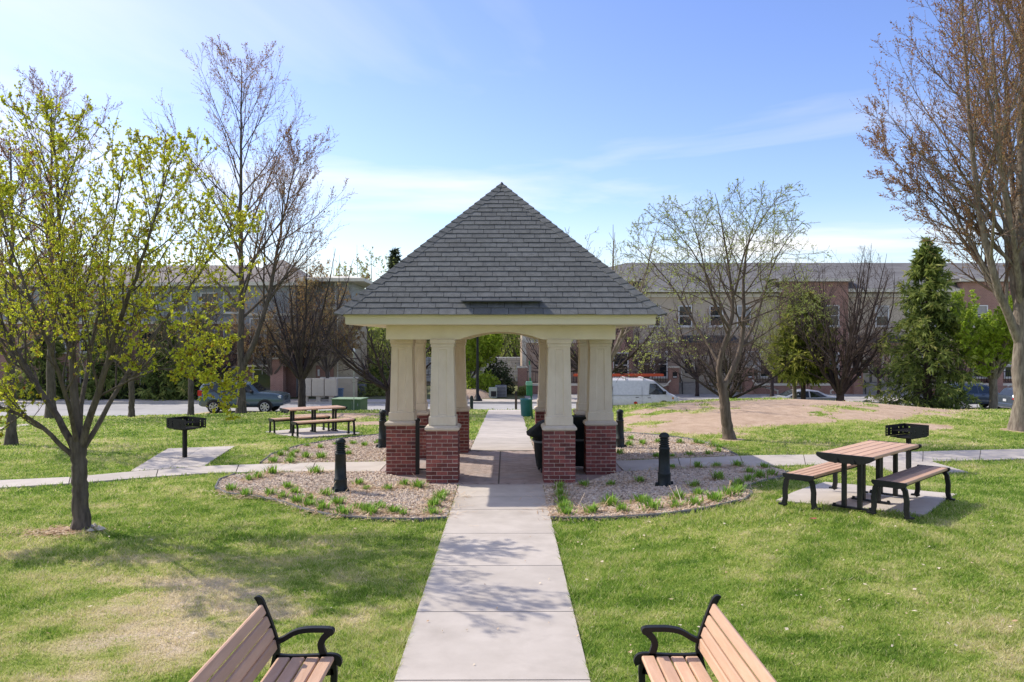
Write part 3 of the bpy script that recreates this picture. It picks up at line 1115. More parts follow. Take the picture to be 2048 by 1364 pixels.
col_mesh = column_mesh()
mass = MB()
n_brick = 0
rngb = random.Random(3)
for pi, (px, py) in enumerate(PIERS):
    pier = link('brick_pier', core_mesh, pav, (px, py, 0))
    link('pier_cap', cap_mesh, pav, (px, py, 0))
    link('column', col_mesh, pav, (px, py, 0))
    for c in range(13):
        z = CO * c + CO / 2
        odd = (c % 2 == 0)
        items = []
        D = HW - 0.047
        for s in (-1, 1):
            if odd:   # stretchers run through on front and back, between them on the sides
                for q in (-1, 0, 1):
                    items.append((q * 0.1957, s * D, 0, 'front' if s < 0 else 'back'))
                for q in (-.5, .5):
                    items.append((s * D, q * 0.196, 1, 'side%d' % s))
            else:
                for q in (-1, 0, 1):
                    items.append((s * D, q * 0.1957, 1, 'front' if q < 0 else 'side%d' % s))
                for q in (-.5, .5):
                    items.append((q * 0.196, s * D, 0, 'front' if s < 0 else 'back'))
        for (bx, by, rot, face) in items:
            inner = 'side1' if px < 0 else 'side-1'
            own = (pi < 4 and face == 'front') or (pi in (0, 1) and face == inner) or (pi in (4, 5) and face == 'front')
            jz = rngb.uniform(-.0012, .0012)
            jy = rngb.uniform(-.002, .0015)
            if rot == 0:
                by2, bx2 = by + (jy if by > 0 else -jy), bx
            else:
                by2, bx2 = by, bx + (jy if bx > 0 else -jy)
            if own and n_brick < 300:
                n_brick += 1
                link('brick', bl_mesh, pier, (bx2, by2, z + jz), PI / 2 if rot else 0.0)
            else:
                mass.box((px + bx2, py + by2, z + jz), (0.1865, 0.094, 0.0648), rz=PI / 2 if rot else 0)
kind(mass.build('brickwork', 'brickmass', pav), 'stuff')

# arched beams
BO, BT = 2.12, 0.42


def arch_poly(half):
    pts = [(-half, 2.905), (-half, 2.642)]
    for i in range(17):
        t = -1 + 2 * i / 16
        pts.append((0.775 * t, 2.642 + 0.142 * (1 - t * t)))
    pts += [(half, 2.642), (half, 2.905)]
    return pts


MB().prism(arch_poly(BO), 'y', -BO, -BO + BT).build('beam', 'beam_paint', pav)
MB().prism(arch_poly(BO), 'y', BO - BT, BO).build('beam', 'beam_paint', pav)
MB().prism(arch_poly(BO - BT - .002), 'x', -BO, -BO + BT).build('beam', 'beam_paint', pav)
MB().prism(arch_poly(BO - BT - .002), 'x', BO - BT, BO).build('beam', 'beam_paint', pav)
MB().box((0, 0, 2.93), (2 * 2.735, 2 * 2.735, 0.045)).build('soffit', 'beam_paint', pav)
FE = 2.747
for s in (-1, 1):
    MB().box((0, s * (FE - .02), 3.0), (2 * FE, 0.04, 0.155)).box((0, s * (FE + .012), 3.066), (2 * FE + .05, 0.024, 0.036)).build('fascia', 'fascia', pav)
    MB().box((s * (FE - .02), 0, 3.0), (0.04, 2 * FE - .084, 0.155)).box((s * (FE + .012), 0, 3.066), (0.024, 2 * FE - .002, 0.036)).build('fascia', 'fascia', pav)

# roof
RE, RZ0, RZ1 = 2.885, 3.088, 5.915
roof = MB()
roof.add([(-RE, -RE, RZ0), (RE, -RE, RZ0), (RE, RE, RZ0), (-RE, RE, RZ0), (0, 0, RZ1)], [(3, 2, 1, 0), (0, 1, 4), (1, 2, 4), (2, 3, 4), (3, 0, 4)])
roof = roof.build('roof', 'underlay', pav)
SL = math.hypot(RE, RZ1 - RZ0)
cs, sn = RE / SL, (RZ1 - RZ0) / SL
NR = 28
EXPO = SL / NR
TW = 0.305
rr = random.Random(12)


def shingle_geo(m, xa0, xb0, xa1, xb1, s0, s1, ang, lift0, lift1, th=0.009):
    """a tab from slope distance s0 to s1 on the roof face turned by ang"""
    def P(x, s, h):
        y = -RE + s * cs - h * sn
        z = RZ0 + s * sn + h * cs
        return (x * math.cos(ang) - y * math.sin(ang), x * math.sin(ang) + y * math.cos(ang), z)
    m.add([P(xa0, s0, lift0), P(xb0, s0, lift0), P(xb1, s1, lift1), P(xa1, s1, lift1),
           P(xa0, s0, lift0 + th), P(xb0, s0, lift0 + th), P(xb1, s1, lift1 + th * .6), P(xa1, s1, lift1 + th * .6)],
          [(3, 2, 1, 0), (4, 5, 6, 7), (0, 1, 5, 4), (1, 2, 6, 5), (2, 3, 7, 6), (3, 0, 4, 7)])


smass = MB()
nsh = 0
for face in range(4):
    for i in range(NR):
        s0, s1 = i * EXPO - (0.03 if i == 0 else 0), min((i + 1) * EXPO + .02, SL - .005)
        h0, h1 = RE * (1 - s0 / SL) + .005, RE * (1 - s1 / SL)
        off = (i * 0.37 % 1) * TW
        x = -h0 - TW + off
        while x < h0:
            w = TW
            xa, xb = x + .004, x + w - .004
            x += w
            a0, b0_ = max(xa, -h0), min(xb, h0)
            a1, b1_ = max(xa, -h1), min(xb, h1)
            if a0 > b0_ - .01:
                continue
            if a1 > b1_:
                m_ = (a1 + b1_) / 2
                a1 = b1_ = max(min(m_, h1), -h1)
            js = rr.uniform(-.006, .006)
            if face == 0 and nsh < 300:
                nsh += 1
                mm = MB()
                shingle_geo(mm, a0, b0_, a1, b1_, s0 + js, s1, 0, 0.012 + rr.uniform(0, .004), 0.003)
                mm.build('shingle', 'shingle', roof)
            else:
                shingle_geo(smass, a0, b0_, a1, b1_, s0 + js, s1, face * PI / 2, 0.013 + rr.uniform(0, .003), 0.003)
kind(smass.build('shingle_field', 'shinglemass', roof), 'stuff')
# ridge caps up the four hips
HL = math.sqrt(2 * RE * RE + (RZ1 - RZ0) ** 2)
NC = 26
for hip in range(4):
    ang = hip * PI / 2
    for i in range(NC):
        t0, t1 = i / NC - (0.012 if i == 0 else 0), min(1.0, (i + 1) / NC + .008)
        mm = MB()
        pts = []
        for t, lift in ((t0, 0.052), (t1, 0.03)):
            k = RE * (1 - t)
            z = RZ0 + (RZ1 - RZ0) * t
            wdt = min(0.165, max(k * .8, .02))
            # down the front face (+x from hip at -,-) and down the left face
            e = (-k, -k, z + lift)
            f = (-k + wdt, -k - .004, z + lift * .62)
            g = (-k - .004, -k + wdt, z + lift * .62)
            # keep the flaps on the roof planes: move inward at constant height
            q_ = .026 if lift > .04 else .016
            f = (-k + wdt, -k - q_ * .7, z + q_ * .7)
            g = (-k - q_ * .7, -k + wdt, z + q_ * .7)
            pts += [f, e, g, (f[0], f[1] + .012, f[2] - .012), (e[0] + .01, e[1] + .01, e[2] - .016), (g[0] + .012, g[1], g[2] - .012)]
        pts = [(p[0] * math.cos(ang) - p[1] * math.sin(ang), p[0] * math.sin(ang) + p[1] * math.cos(ang), p[2]) for p in pts]
        mm.add(pts, [(0, 1, 7, 6), (1, 2, 8, 7), (3, 9, 10, 4), (4, 10, 11, 5), (0, 6, 9, 3), (2, 5, 11, 8), (0, 3, 4, 1), (1, 4, 5, 2), (6, 7, 10, 9), (7, 8, 11, 10)])
        mm.build('ridge_cap', 'shingle', roof)
MB().lathe([(0.055, 5.90), (0.03, 5.945), (0.008, 5.965)], sides=8).build('apex_cap', 'tin', roof)
mm = MB()
td = 0.215
yd = -RE + td * 1.0
zd = RZ0 + td * 0.98
mm.add([(-.70, yd + .03, zd + .052), (.72, yd + .03, zd + .052), (.72, yd - .15, zd + .028), (-.70, yd - .15, zd + .028),
        (-.70, yd + .03, zd + .040), (.72, yd + .03, zd + .040), (.72, yd - .15, zd + .012), (-.70, yd - .15, zd + .012)],
       [(0, 1, 2, 3), (7, 6, 5, 4), (0, 4, 5, 1), (1, 5, 6, 2), (2, 6, 7, 3), (3, 7, 4, 0)])
mm.build('rain_diverter', 'tin', roof)

# railing between the two left columns
rail = thing('iron_railing', 'short black iron railing with one baluster between the two left brick piers', 'railing', (-1.60, 15.33, 0))
MB().box((0, 0, .57), (.075, .075, 1.02), bev=.006).lathe([(.05, 1.08), (.055, 1.10), (.04, 1.125), (.012, 1.14)], sides=10).build('post', 'black_iron', rail)
MB().bar((.03, -.01, .97), (.52, -.16, .97), .045, .04).build('top_rail', 'black_iron', rail)
MB().bar((.03, -.01, .16), (.52, -.16, .16), .03, .03).build('bottom_rail', 'black_iron', rail)
for t in (.30, .78):
    MB().box((.03 + .49 * t, -.01 - .15 * t, .56), (.018, .018, .82)).build('baluster', 'black_iron', rail)

# covered grills


def covered_grill(loc, rz, prof, label, lean):
    root = thing('covered_grill', label, 'grill', loc, rz, 'covered grills under the pavilion')
    m = MB()
    n = 20
    pts = []
    for (hx, hy, z, ox) in prof:
        for i in range(n):
            a = 2 * PI * i / n
            c, s_ = math.cos(a), math.sin(a)
            k = 1 / max(abs(c), abs(s_)) ** .82
            wob = 1 + .035 * math.sin(5 * a + z * 7) + .02 * math.sin(11 * a + 3 * z)
            pts.append((ox + hx * c * k * wob, hy * s_ * k * wob, z))
    L = len(prof)
    fs = [(l * n + i, l * n + (i + 1) % n, (l + 1) * n + (i + 1) % n, (l + 1) * n + i) for l in range(L - 1) for i in range(n)]
    m.add(pts, fs, True)
    m.add(pts[-n:], [tuple(range(n))])
    cv = m.build('cover', 'cover', root)
    st = MB()
    hx, hy, z, ox = prof[2]
    ring = []
    for zz in (z - .02, z + .02):
        for i in range(n):
            a = 2 * PI * i / n
            c, s_ = math.cos(a), math.sin(a)
            k = 1 / max(abs(c), abs(s_)) ** .82 * 1.06
            ring.append((ox + hx * c * k, hy * s_ * k, zz))
    st.add(ring, [(i, (i + 1) % n, n + (i + 1) % n, n + i) for i in range(n)], True)
    st.build('strap', 'strap', cv)
    for sx in (-1, 1):
        for sy in (-1, 1):
            w = MB()
            pr = []
            for k in range(10):
                a = 2 * PI * k / 10
                pr.append((.055 * math.cos(a), .06 + .055 * math.sin(a)))
            w.prism(pr, 'x', -.018, .018)
            w.build('wheel', 'black_plastic', root, (sx * prof[0][0] * .8, sy * prof[0][1] * .8, 0))
    return root


covered_grill((0.99, 15.95, .012), 0.12, [(.27, .24, .09, 0), (.30, .27, .30, 0), (.34, .29, .62, 0), (.345, .30, .68, 0), (.44, .33, .72, -.02), (.45, .33, .79, -.02), (.30, .27, .96, .05), (.22, .2, 1.02, .08), (.1, .1, 1.035, .08)],
              'grill under a black cover with a sloped hood, behind the right front column', 0)
covered_grill((1.62, 16.2, .012), -0.1, [(.24, .24, .09, 0), (.25, .25, .30, 0), (.255, .255, .62, 0), (.26, .26, .68, 0), (.27, .27, .86, 0), (.34, .28, .93, 0), (.36, .29, 1.04, 0), (.34, .27, 1.07, 0), (.1, .1, 1.08, 0)],
              'taller flat topped grill under a black cover between the two right columns', 0)

# ------------------------------------------------------------------ bollard lights


def bollard_root(label, loc):
    root = thing('bollard_light', label, 'bollard', loc, 0, 'black bollard lights around the pavilion')
    MB().lathe([(.135, 0), (.135, .025), (.122, .045), (.112, .055), (.110, .215), (.114, .225), (.114, .245), (.101, .255), (.090, .655), (.097, .66), (.097, .68), (.085, .69), (.08, .70)], sides=20).build('shaft', 'bollard', root)
    for k in range(4):
        a = k * PI / 2 + PI / 4
        MB().box((.135 * math.cos(a), .135 * math.sin(a), .045), (.08, .05, .09), rz=a, taper=.7).build('base_lug', 'bollard', root)
    MB().lathe([(.058, .68), (.058, .87)], sides=12).build('lens', 'black_plastic', root)
    for k in range(4):
        z = .715 + k * .038
        MB().lathe([(.062, z), (.088, z - .006), (.090, z + .006), (.062, z + .022)], sides=20).build('louver', 'bollard', root)
    MB().lathe([(.062, .866), (.090, .860), (.090, .876), (.082, .905), (.062, .928), (.03, .943), (.004, .946)], sides=20).build('cap', 'bollard', root)
    return root


b0 = bollard_root('black ribbed bollard light in the gravel bed left of the front path', (-2.76, 13.82, 0))
for x, y, lab in ((2.84, 13.85, 'black ribbed bollard light in the shaded gravel bed right of the pavilion front'),
                  (-2.92, 19.55, 'black bollard light half hidden behind the leftmost brick pier'),
                  (2.86, 19.45, 'black bollard light beyond the rightmost brick pier by the bare soil')):
    dup(b0, (x, y, Gs(x, y)), random.uniform(0, 3), lab)
b0.rotation_euler.z = .3

# ------------------------------------------------------------------ benches by the path
PL = 1.8


def bench_frame():
    m = MB()
    sect = [(-.022, -.016), (.022, -.016), (.022, .016), (-.022, .016)]

    def sw(pts, sc=None, s=sect):
        # smooth the polyline (Catmull) in the x-z plane
        P = [Vector((p[0], 0, p[1])) for p in pts]
        out = []
        for i in range(len(P) - 1):
            p0, p1, p2, p3 = P[max(i - 1, 0)], P[i], P[i + 1], P[min(i + 2, len(P) - 1)]
            for t in (0, .25, .5, .75):
                out.append(0.5 * ((2 * p1) + (-p0 + p2) * t + (2 * p0 - 5 * p1 + 4 * p2 - p3) * t * t + (-p0 + 3 * p1 - 3 * p2 + p3) * t ** 3))
        out.append(P[-1])
        m.sweep(out, s, up=(0, 1, 0))
    # back upright, from the rolled top down to the seat (x forward, z up; the section's first axis lies in the plane)
    bk = [(-.018, .866), (-.006, .872), (.010, .860), (.03, .815), (.075, .70), (.108, .60), (.122, .53), (.118, .475)]
    sw(bk)
    sw([(.118, .475), (.20, .468), (.30, .468), (.40, .472), (.49, .478), (.535, .468), (.548, .44), (.54, .42)])
    arm = [(-.03, -.012), (.03, -.012), (.03, .012), (-.03, .012)]
    sw([(.112, .575), (.17, .60), (.25, .645), (.33, .662), (.42, .664), (.485, .662)], s=[(-.016, -.026), (.016, -.026), (.016, .026), (-.016, .026)])
    m.lathe([(.026, -.024), (.026, .024)], sides=12)
    k = len(m.v) - 24 - 24
    for i in range(k, len(m.v)):
        x, y, z = m.v[i]
        m.v[i] = (.492 + x, z, .650 + y)
    sw([(.475, .635), (.44, .60), (.425, .56), (.435, .515), (.45, .475)])
    sw([(.118, .475), (.10, .40), (.06, .25), (.02, .10), (-.01, .0)])
    sw([(.50, .462), (.515, .38), (.51, .22), (.53, .10), (.57, .0)])
    sw([(.10, .40), (.20, .355), (.35, .355), (.512, .38)])
    for fx in (-.01, .57):
        m.box((fx, 0, .008), (.12, .06, .016))
    return m.mesh('end_frame', 'black_iron')


fr_mesh = bench_frame()


def slat_mesh(w, th, length, mat='plank', name='slat'):
    m = MB()
    b = .008
    sec = [(-w / 2 + b, -th / 2), (w / 2 - b, -th / 2), (w / 2, -th / 2 + b), (w / 2, th / 2 - b), (w / 2 - b, th / 2), (-w / 2 + b, th / 2), (-w / 2, th / 2 - b), (-w / 2, -th / 2 + b)]
    m.prism(sec, 'y', -length / 2, length / 2)
    return m.mesh(name, mat)


back_slat = slat_mesh(.0735, .030, PL - .05)
seat_slat = slat_mesh(.088, .032, PL - .05)


def tilt_link(name, me, parent, loc, ry):
    o = link(name, me, parent, loc)
    o.rotation_euler.y = ry
    return o


def park_bench(loc, rz, label):
    root = thing('park_bench', label, 'bench', loc, rz, 'slatted park benches facing each other across the path')
    for s in (-1, 1):
        link('end_frame', fr_mesh, root, (0, s * PL / 2, 0))
    for k in range(4):
        t = (k + .5) / 4
        # along the back curve
        zc = .525 + (.845 - .525) * t
        xs = np.interp(zc, [.475, .53, .60, .70, .82, .868], [.118, .122, .108, .075, .028, .0])
        dx = (np.interp(zc + .03, [.475, .53, .60, .70, .82, .868], [.118, .122, .108, .075, .028, .0]) - np.interp(zc - .03, [.475, .53, .60, .70, .82, .868], [.118, .122, .108, .075, .028, .0])) / .06
        tilt_link('back_slat', back_slat, root, (xs - .002, 0, zc), -(PI / 2) + math.atan(dx) * 1.0 if False else (PI / 2 + math.atan(dx)))
    for k in range(4):
        tilt_link('seat_slat', seat_slat, root, (.175 + k * .1, 0, .466 + (.004 if k == 3 else 0)), 0)
    MB().tube([(.26, -PL / 2, .40), (.26, PL / 2, .40)], .012, 6).build('stretcher', 'black_iron', root)
    return root


YB = 5.48 - PL / 2
park_bench((-1.585, YB, Gs(-1.58, YB)), 0, 'slatted wooden park bench left of the path, its back in shade')
park_bench((1.552, YB, 0.0), PI, 'slatted wooden park bench right of the path, its back sunlit')

# ------------------------------------------------------------------ picnic sets


def leg_curve(m, side, z1=.40):
    pts = [(side * .15, z1), (side * .185, z1 - .05), (side * .205, .22), (side * .20, .10), (side * .215, .03), (side * .235, .0)]
    return pts


def picnic_bench(loc, rz, label, old=0, L=1.72):
    root = thing('picnic_bench', label, 'bench', loc, rz, 'backless benches at the picnic tables')
    w = .098
    for k in range(4):
        me = SLM['old'] if k < old else SLM['new']
        link('plank', me, root, ((k - 1.5) * w, 0, .432))
    for s in (-1, 1):
        m = MB()
        m.prism([(-.215, .452), (.215, .452), (.222, .43), (.205, .40), (.15, .375), (-.15, .375), (-.205, .40), (-.222, .43)], 'y', s * (L / 2 - .005), s * (L / 2 + .03))
        m.build('end_trim', 'black_iron', root)
        for q in (-1, 1):
            g = MB()
            pp = [Vector((p[0], s * (L / 2 - .02), p[1])) for p in leg_curve(None, q)]
            g.sweep(pp, [(-.03, -.022), (.03, -.022), (.03, .022), (-.03, .022)], up=(0, 1, 0))
            g.box((q * .235, s * (L / 2 - .02), .012), (.11, .06, .024))
            g.build('leg', 'black_iron', root)
    MB().bar((-.1, -L / 2, .39), (-.1, L / 2, .39), .03, .05).bar((.1, -L / 2, .39), (.1, L / 2, .39), .03, .05).build('seat_rail', 'black_iron', root)
    return root


SLM = {'new': slat_mesh(.092, .038, 1.72, 'plank', 'plank'), 'old': slat_mesh(.092, .038, 1.72, 'plank_old', 'plank'), 'top': slat_mesh(.137, .042, 1.78, 'plank', 'plank')}


def picnic_table(loc, rz, label, L=1.78):
    root = thing('picnic_table', label, 'table', loc, rz, 'wooden topped picnic tables on concrete pads')
    for k in range(5):
        link('plank', SLM['top'], root, ((k - 2) * .143, 0, .732))
    for s in (-1, 1):
        m = MB()
        m.prism([(-.375, .755), (.375, .755), (.385, .735), (.375, .708), (.31, .67), (.2, .64), (-.2, .64), (-.31, .67), (-.375, .708), (-.385, .735)], 'y', s * (L / 2 - .004), s * (L / 2 + .034))
        m.build('end_trim', 'black_iron', root)
        b = MB()
        for q in (-.11, .11):
            pr = [(q + .035 * math.cos(2 * PI * i / 14), .668 + .035 * math.sin(2 * PI * i / 14)) for i in range(14)]
            b.prism(pr, 'y', s * (L / 2 + .036), s * (L / 2 + .055))
        b.build('boss', 'black_iron', root)
    for y in (-.66, 0, .66):
        for q in (-.105, .105):
            MB().box((q, y, .355), (.055, .055, .71)).build('leg', 'black_iron', root)
        MB().box((0, y, .012), (.52, .055, .024)).lathe([(.02, .02), (.02, .045)], c=(.24, y, 0), sides=8).lathe([(.02, .02), (.02, .045)], c=(-.24, y, 0), sides=8).build('foot_bar', 'black_iron', root)
        MB().box((0, y, .695), (.6, .05, .03)).build('cross_bar', 'black_iron', root)
    return root


def at_top(px, py, h):
    """ground position of something whose top, h above the ground, shows at (px,py)"""
    ys = np.linspace(5, 45, 3000)
    xs = CX + (px - VPX) / F * ys
    d = CZ - (py - VPY) / F * ys - (G(xs, ys) + h)
    i = int(np.argmax(d <= 0))
    return float(xs[i]), float(ys[i])


def axis_of(a, b):
    return math.atan2(b[1] - a[1], b[0] - a[0]) - PI / 2


# right set
A1 = at_top(1697, 913, .76)
B1 = at_top(1786, 891, .76)
rzR = axis_of(A1, B1)
cR = ((A1[0] + B1[0]) / 2, (A1[1] + B1[1]) / 2)
picnic_table((cR[0], cR[1], Gs(*cR) + .02), rzR, 'wooden picnic table with black legs on the right concrete pad')
c = at_top(1652, 938.5, .45)
picnic_bench((c[0], c[1], Gs(*c) + .02), rzR, 'backless wooden bench at the left side of the right picnic table', 0, 1.72)
c = at_top(1828, 951, .45)
picnic_bench((c[0], c[1], Gs(*c) + .02), rzR, 'backless bench with two greyed planks, right of the right picnic table', 2, 1.72)
# left set
A2 = at_top(572, 818, .76)
B2 = at_top(680, 813, .76)
rzL = R(34) - PI / 2
cL = ((A2[0] + B2[0]) / 2, (A2[1] + B2[1]) / 2)
picnic_table((cL[0], cL[1], Gs(*cL) + .02), rzL, 'wooden picnic table on the left lawn in front of the parked SUV')
c = at_top(648, 841.5, .45)
picnic_bench((c[0], c[1], Gs(*c) + .02), rzL, 'backless bench at the near side of the left picnic table')
c = at_top(600, 835.5, .45)
picnic_bench((c[0], c[1], Gs(*c) + .02), rzL, 'backless bench at the far side of the left picnic table')

# ------------------------------------------------------------------ charcoal grills


def park_grill(loc, rz, label):
    root = thing('charcoal_grill', label, 'grill', loc, rz, 'charcoal grills on posts')
    MB().box((0, 0, .33), (.075, .075, .70)).build('post', 'grill_iron', root)
    MB().box((0, 0, .675), (.56, .46, .02)).box((0, 0, .655), (.36, .3, .03)).build('firebox_floor', 'grill_iron', root)

    def side(p0, p1, notches):
        # panel with slots cut out: posts and bars around the holes
        m = MB()
        a = Vector(p0)
        b = Vector(p1)
        Lg = (b - a).length
        d = (b - a) / Lg
        cuts = []
        for t in notches:
            cuts.append((t * Lg - .017, t * Lg + .017))
        xs = [0]
        for c0, c1 in cuts:
            xs += [c0, c1]
        xs.append(Lg)
        H0, H1 = .685, .90
        for i in range(0, len(xs) - 1):
            q0, q1 = xs[i], xs[i + 1]
            if i % 2 == 0:
                segs = [(H0, H1)]
            else:
                segs = [(H0, .715), (.745, .765), (.795, .815), (.845, H1)]
            for z0, z1 in segs:
                m.bar(a + d * q0 + Vector((0, 0, (z0 + z1) / 2)), a + d * q1 + Vector((0, 0, (z0 + z1) / 2)), .008, z1 - z0)
        return m
    w, dp = .30, .245
    side((-w, -dp, 0), (-w, dp, 0), (.2, .8)).build('side_panel', 'grill_iron', root)
    side((-w - .01, -dp, 0), (w + .12, -dp, 0), (.1, .32, .72, .92)).build('side_panel', 'grill_iron', root)
    side((-w - .01, dp, 0), (w + .12, dp, 0), (.1, .32, .72, .92)).build('side_panel', 'grill_iron', root)
    g = MB()
    for k in range(13):
        x = -w + .05 + k * .045
        g.bar((x, -dp + .01, .80), (x, dp - .01, .80), .01, .01)
    g.build('grate', 'grill_iron', root)
    return root


g1 = (gp(371, 916))
park_grill((g1[0], g1[1], Gs(*g1)), R(-35), 'black charcoal grill on a post on the left concrete pad')
g2 = (gp(1820, 941))
park_grill((g2[0], g2[1], Gs(*g2)), R(215), 'black charcoal grill on a post behind the right picnic table')

# ------------------------------------------------------------------ gravel, straw, daylilies


def rand_in(poly, n, rng):
    p = np.asarray(poly)
    out = np.zeros((0, 2))
    lo, hi = p.min(0), p.max(0)
    while len(out) < n:
        q = rng.uniform(lo, hi, (n * 2, 2))
        q = q[inside(poly, q[:, 0], q[:, 1])]
        out = np.r_[out, q]
    return out[:n]


def area(poly):
    p = np.asarray(poly)
    x, y = p[:, 0], p[:, 1]
    return abs(np.sum(x * np.roll(y, -1) - y * np.roll(x, -1))) / 2


rng = np.random.default_rng(21)
PP = []
for poly, dens in zip(BEDS, (1500, 1500, 800, 800)):
    PP.append(rand_in(poly, int(area(poly) * dens), rng))
P = np.concatenate(PP)
N = len(P)
octv = np.array([(1, 0, 0), (-1, 0, 0), (0, 1, 0), (0, -1, 0), (0, 0, 1), (0, 0, -1)], float)
octf = np.array([(0, 2, 4), (2, 1, 4), (1, 3, 4), (3, 0, 4), (2, 0, 5), (1, 2, 5), (3, 1, 5), (0, 3, 5)])
sz = .010 + .026 * rng.beta(1.3, 2.2, N)
an = rng.uniform(0, 2 * PI, N)
V = np.repeat(octv[None], N, 0) * rng.uniform(.65, 1.3, (N, 6, 1))
V = V * (sz[:, None, None] * np.stack([rng.uniform(.8, 1.4, N), np.ones(N), rng.uniform(.5, .8, N)], -1)[:, None, :])
ca, sa = np.cos(an)[:, None], np.sin(an)[:, None]
V = np.stack([V[..., 0] * ca - V[..., 1] * sa, V[..., 0] * sa + V[..., 1] * ca, V[..., 2]], -1)
ti = rng.uniform(-.45, .45, N)[:, None]
V = np.stack([V[..., 0], V[..., 1] * np.cos(ti) - V[..., 2] * np.sin(ti), V[..., 1] * np.sin(ti) + V[..., 2] * np.cos(ti)], -1)
V[..., 0] += P[:, 0:1]
V[..., 1] += P[:, 1:2]
V[..., 2] += (G(P[:, 0], P[:, 1]) + .008 + sz * .35 + rng.uniform(0, .012, N))[:, None]
Fc = (octf[None] + (np.arange(N) * 6)[:, None, None]).reshape(-1, 3)
gr = raw('gravel', V.reshape(-1, 3), Fc, 3, 'stone', None, np.repeat(rng.beta(1.6, 1.6, N), 6))
kind(gr, 'stuff')

# daylily clumps: (px, py, size) on the photograph's beds
CL_FL = [(463, 979, 1.1), (492, 989, 1.0), (498, 958, .8), (516, 953, .9), (545, 945, 1.1), (540, 988, .95), (566, 994, .9), (577, 973, 1.0), (590, 984, .9), (595, 1003, 1.0), (619, 1010, 1.1), (620, 998, .8), (645, 1018, 1.1), (632, 943, 1.15), (651, 989, 1.0), (676, 1007, 1.05), (686, 1026, 1.2), (716, 1015, .9), (733, 1020, .9), (740, 1026, 1.15), (758, 1016, .9), (788, 1025, .95), (806, 1028, .7), (717, 967, 1.0), (734, 976, .7), (775, 977, .85), (809, 969, .85), (836, 974, 1.1), (865, 1026, 1.0), (868, 1012, 1.1), (880, 1000, 1.05), (885, 989, .9)]
CL_FR = [(1128, 1016, 1.1), (1131, 1028, 1.0), (1119, 975, .9), (1168, 970, .95), (1184, 1025, 1.1), (1220, 1010, 1.2), (1243, 1022, .9), (1283, 1003, 1.15), (1304, 1019, 1.25), (1357, 998, 1.2), (1352, 1014, 1.0), (1388, 1010, 1.0), (1397, 990, .95), (1431, 1001, 1.3), (1459, 992, 1.2), (1477, 984, 1.0), (1390, 972, 1.0), (1397, 933, .9), (1435, 932, .8), (1476, 931, 1.05), (1500, 944, .9), (1437, 958, 1.1), (1478, 972, 1.2), (1500, 962, 1.1), (1520, 955, 1.1), (1545, 950, 1.0), (1530, 934, .9), (1345, 934, .7), (1280, 963, .9), (1222, 969, .8), (1120, 990, .9), (1126, 1003, .9)]
CL_BL = [(548, 921, 1.0), (560, 909, 1.1), (580, 922, 1.1), (584, 912, 1.0), (612, 913, 1.0), (642, 914, 1.05), (592, 903, .9), (615, 890, .8), (640, 893, .9), (572, 899, .8), (697, 906, .8), (672, 886, .8), (706, 885, .9), (729, 889, .9), (755, 884, 1.0), (692, 893, .7)]
CL_BR = [(1240, 905, 1.0), (1258, 889, 1.0), (1262, 877, .9), (1285, 886, 1.0), (1316, 883, .9), (1361, 884, .9), (1392, 884, .9), (1404, 886, .8), (1380, 908, .9), (1313, 912, .9), (1417, 907, .9), (1437, 901, .8), (1425, 892, .9), (1440, 893, .8), (1345, 911, .7)]


def clump_mesh(seed, hgt=.16):
    r = np.random.default_rng(seed)
    n = 90
    V = []
    T = []
    Fq = []
    for i in range(n):
        a = r.uniform(0, 2 * PI)
        rad = abs(r.normal(0, .055))
        bx, by = rad * math.cos(a), rad * math.sin(a)
        out = r.uniform(.25, 1.0)
        L = hgt * r.uniform(.65, 1.25)
        a2 = a + r.normal(0, .5)
        dx, dy = math.cos(a2), math.sin(a2)
        w = r.uniform(.009, .015)
        tt = r.uniform(0, 1)
        k = len(V)
        for t in (0, .45, .8, 1):
            ox = out * L * .65 * t * t
            z = L * (t - .35 * out * t * t)
            ww = w * (1 - t) ** .6
            V += [(bx + dx * ox - dy * ww, by + dy * ox + dx * ww, z), (bx + dx * ox + dy * ww, by + dy * ox - dx * ww, z)]
            T += [tt * .8 + .2 * t] * 2
        for s_ in range(3):
            Fq.append((k + s_ * 2, k + s_ * 2 + 1, k + s_ * 2 + 3, k + s_ * 2 + 2))
    me = bpy.data.meshes.new('leaves')
    set_mesh(me, V, Fq, 4)
    at_ = me.attributes.new('tint', 'FLOAT', 'POINT')
    at_.data.foreach_set('value', np.asarray(T, np.float32))
    me.materials.append(MAT['daylily'])
    return me


def skirt_mesh(seed):
    r = np.random.default_rng(seed)
    V, T, Fq = [], [], []
    for i in range(46):
        a = r.uniform(0, 2 * PI)
        L = r.uniform(.10, .26)
        b = r.uniform(.02, .09)
        w = r.uniform(.003, .006)
        a2 = a + r.normal(0, .7)
        k = len(V)
        z0, z1 = r.uniform(.02, .06), r.uniform(.012, .03)
        p0 = (b * math.cos(a), b * math.sin(a))
        p1 = (p0[0] + L * math.cos(a2), p0[1] + L * math.sin(a2))
        nx_, ny_ = -math.sin(a2) * w, math.cos(a2) * w
        V += [(p0[0] - nx_, p0[1] - ny_, z0), (p0[0] + nx_, p0[1] + ny_, z0), (p1[0] + nx_, p1[1] + ny_, z1), (p1[0] - nx_, p1[1] - ny_, z1)]
        T += [r.uniform(0, 1)] * 4
        Fq.append((k, k + 1, k + 2, k + 3))
    me = bpy.data.meshes.new('dead_leaves')
    set_mesh(me, V, Fq, 4)
    at_ = me.attributes.new('tint', 'FLOAT', 'POINT')
    at_.data.foreach_set('value', np.asarray(T, np.float32))
    me.materials.append(MAT['straw'])
    return me


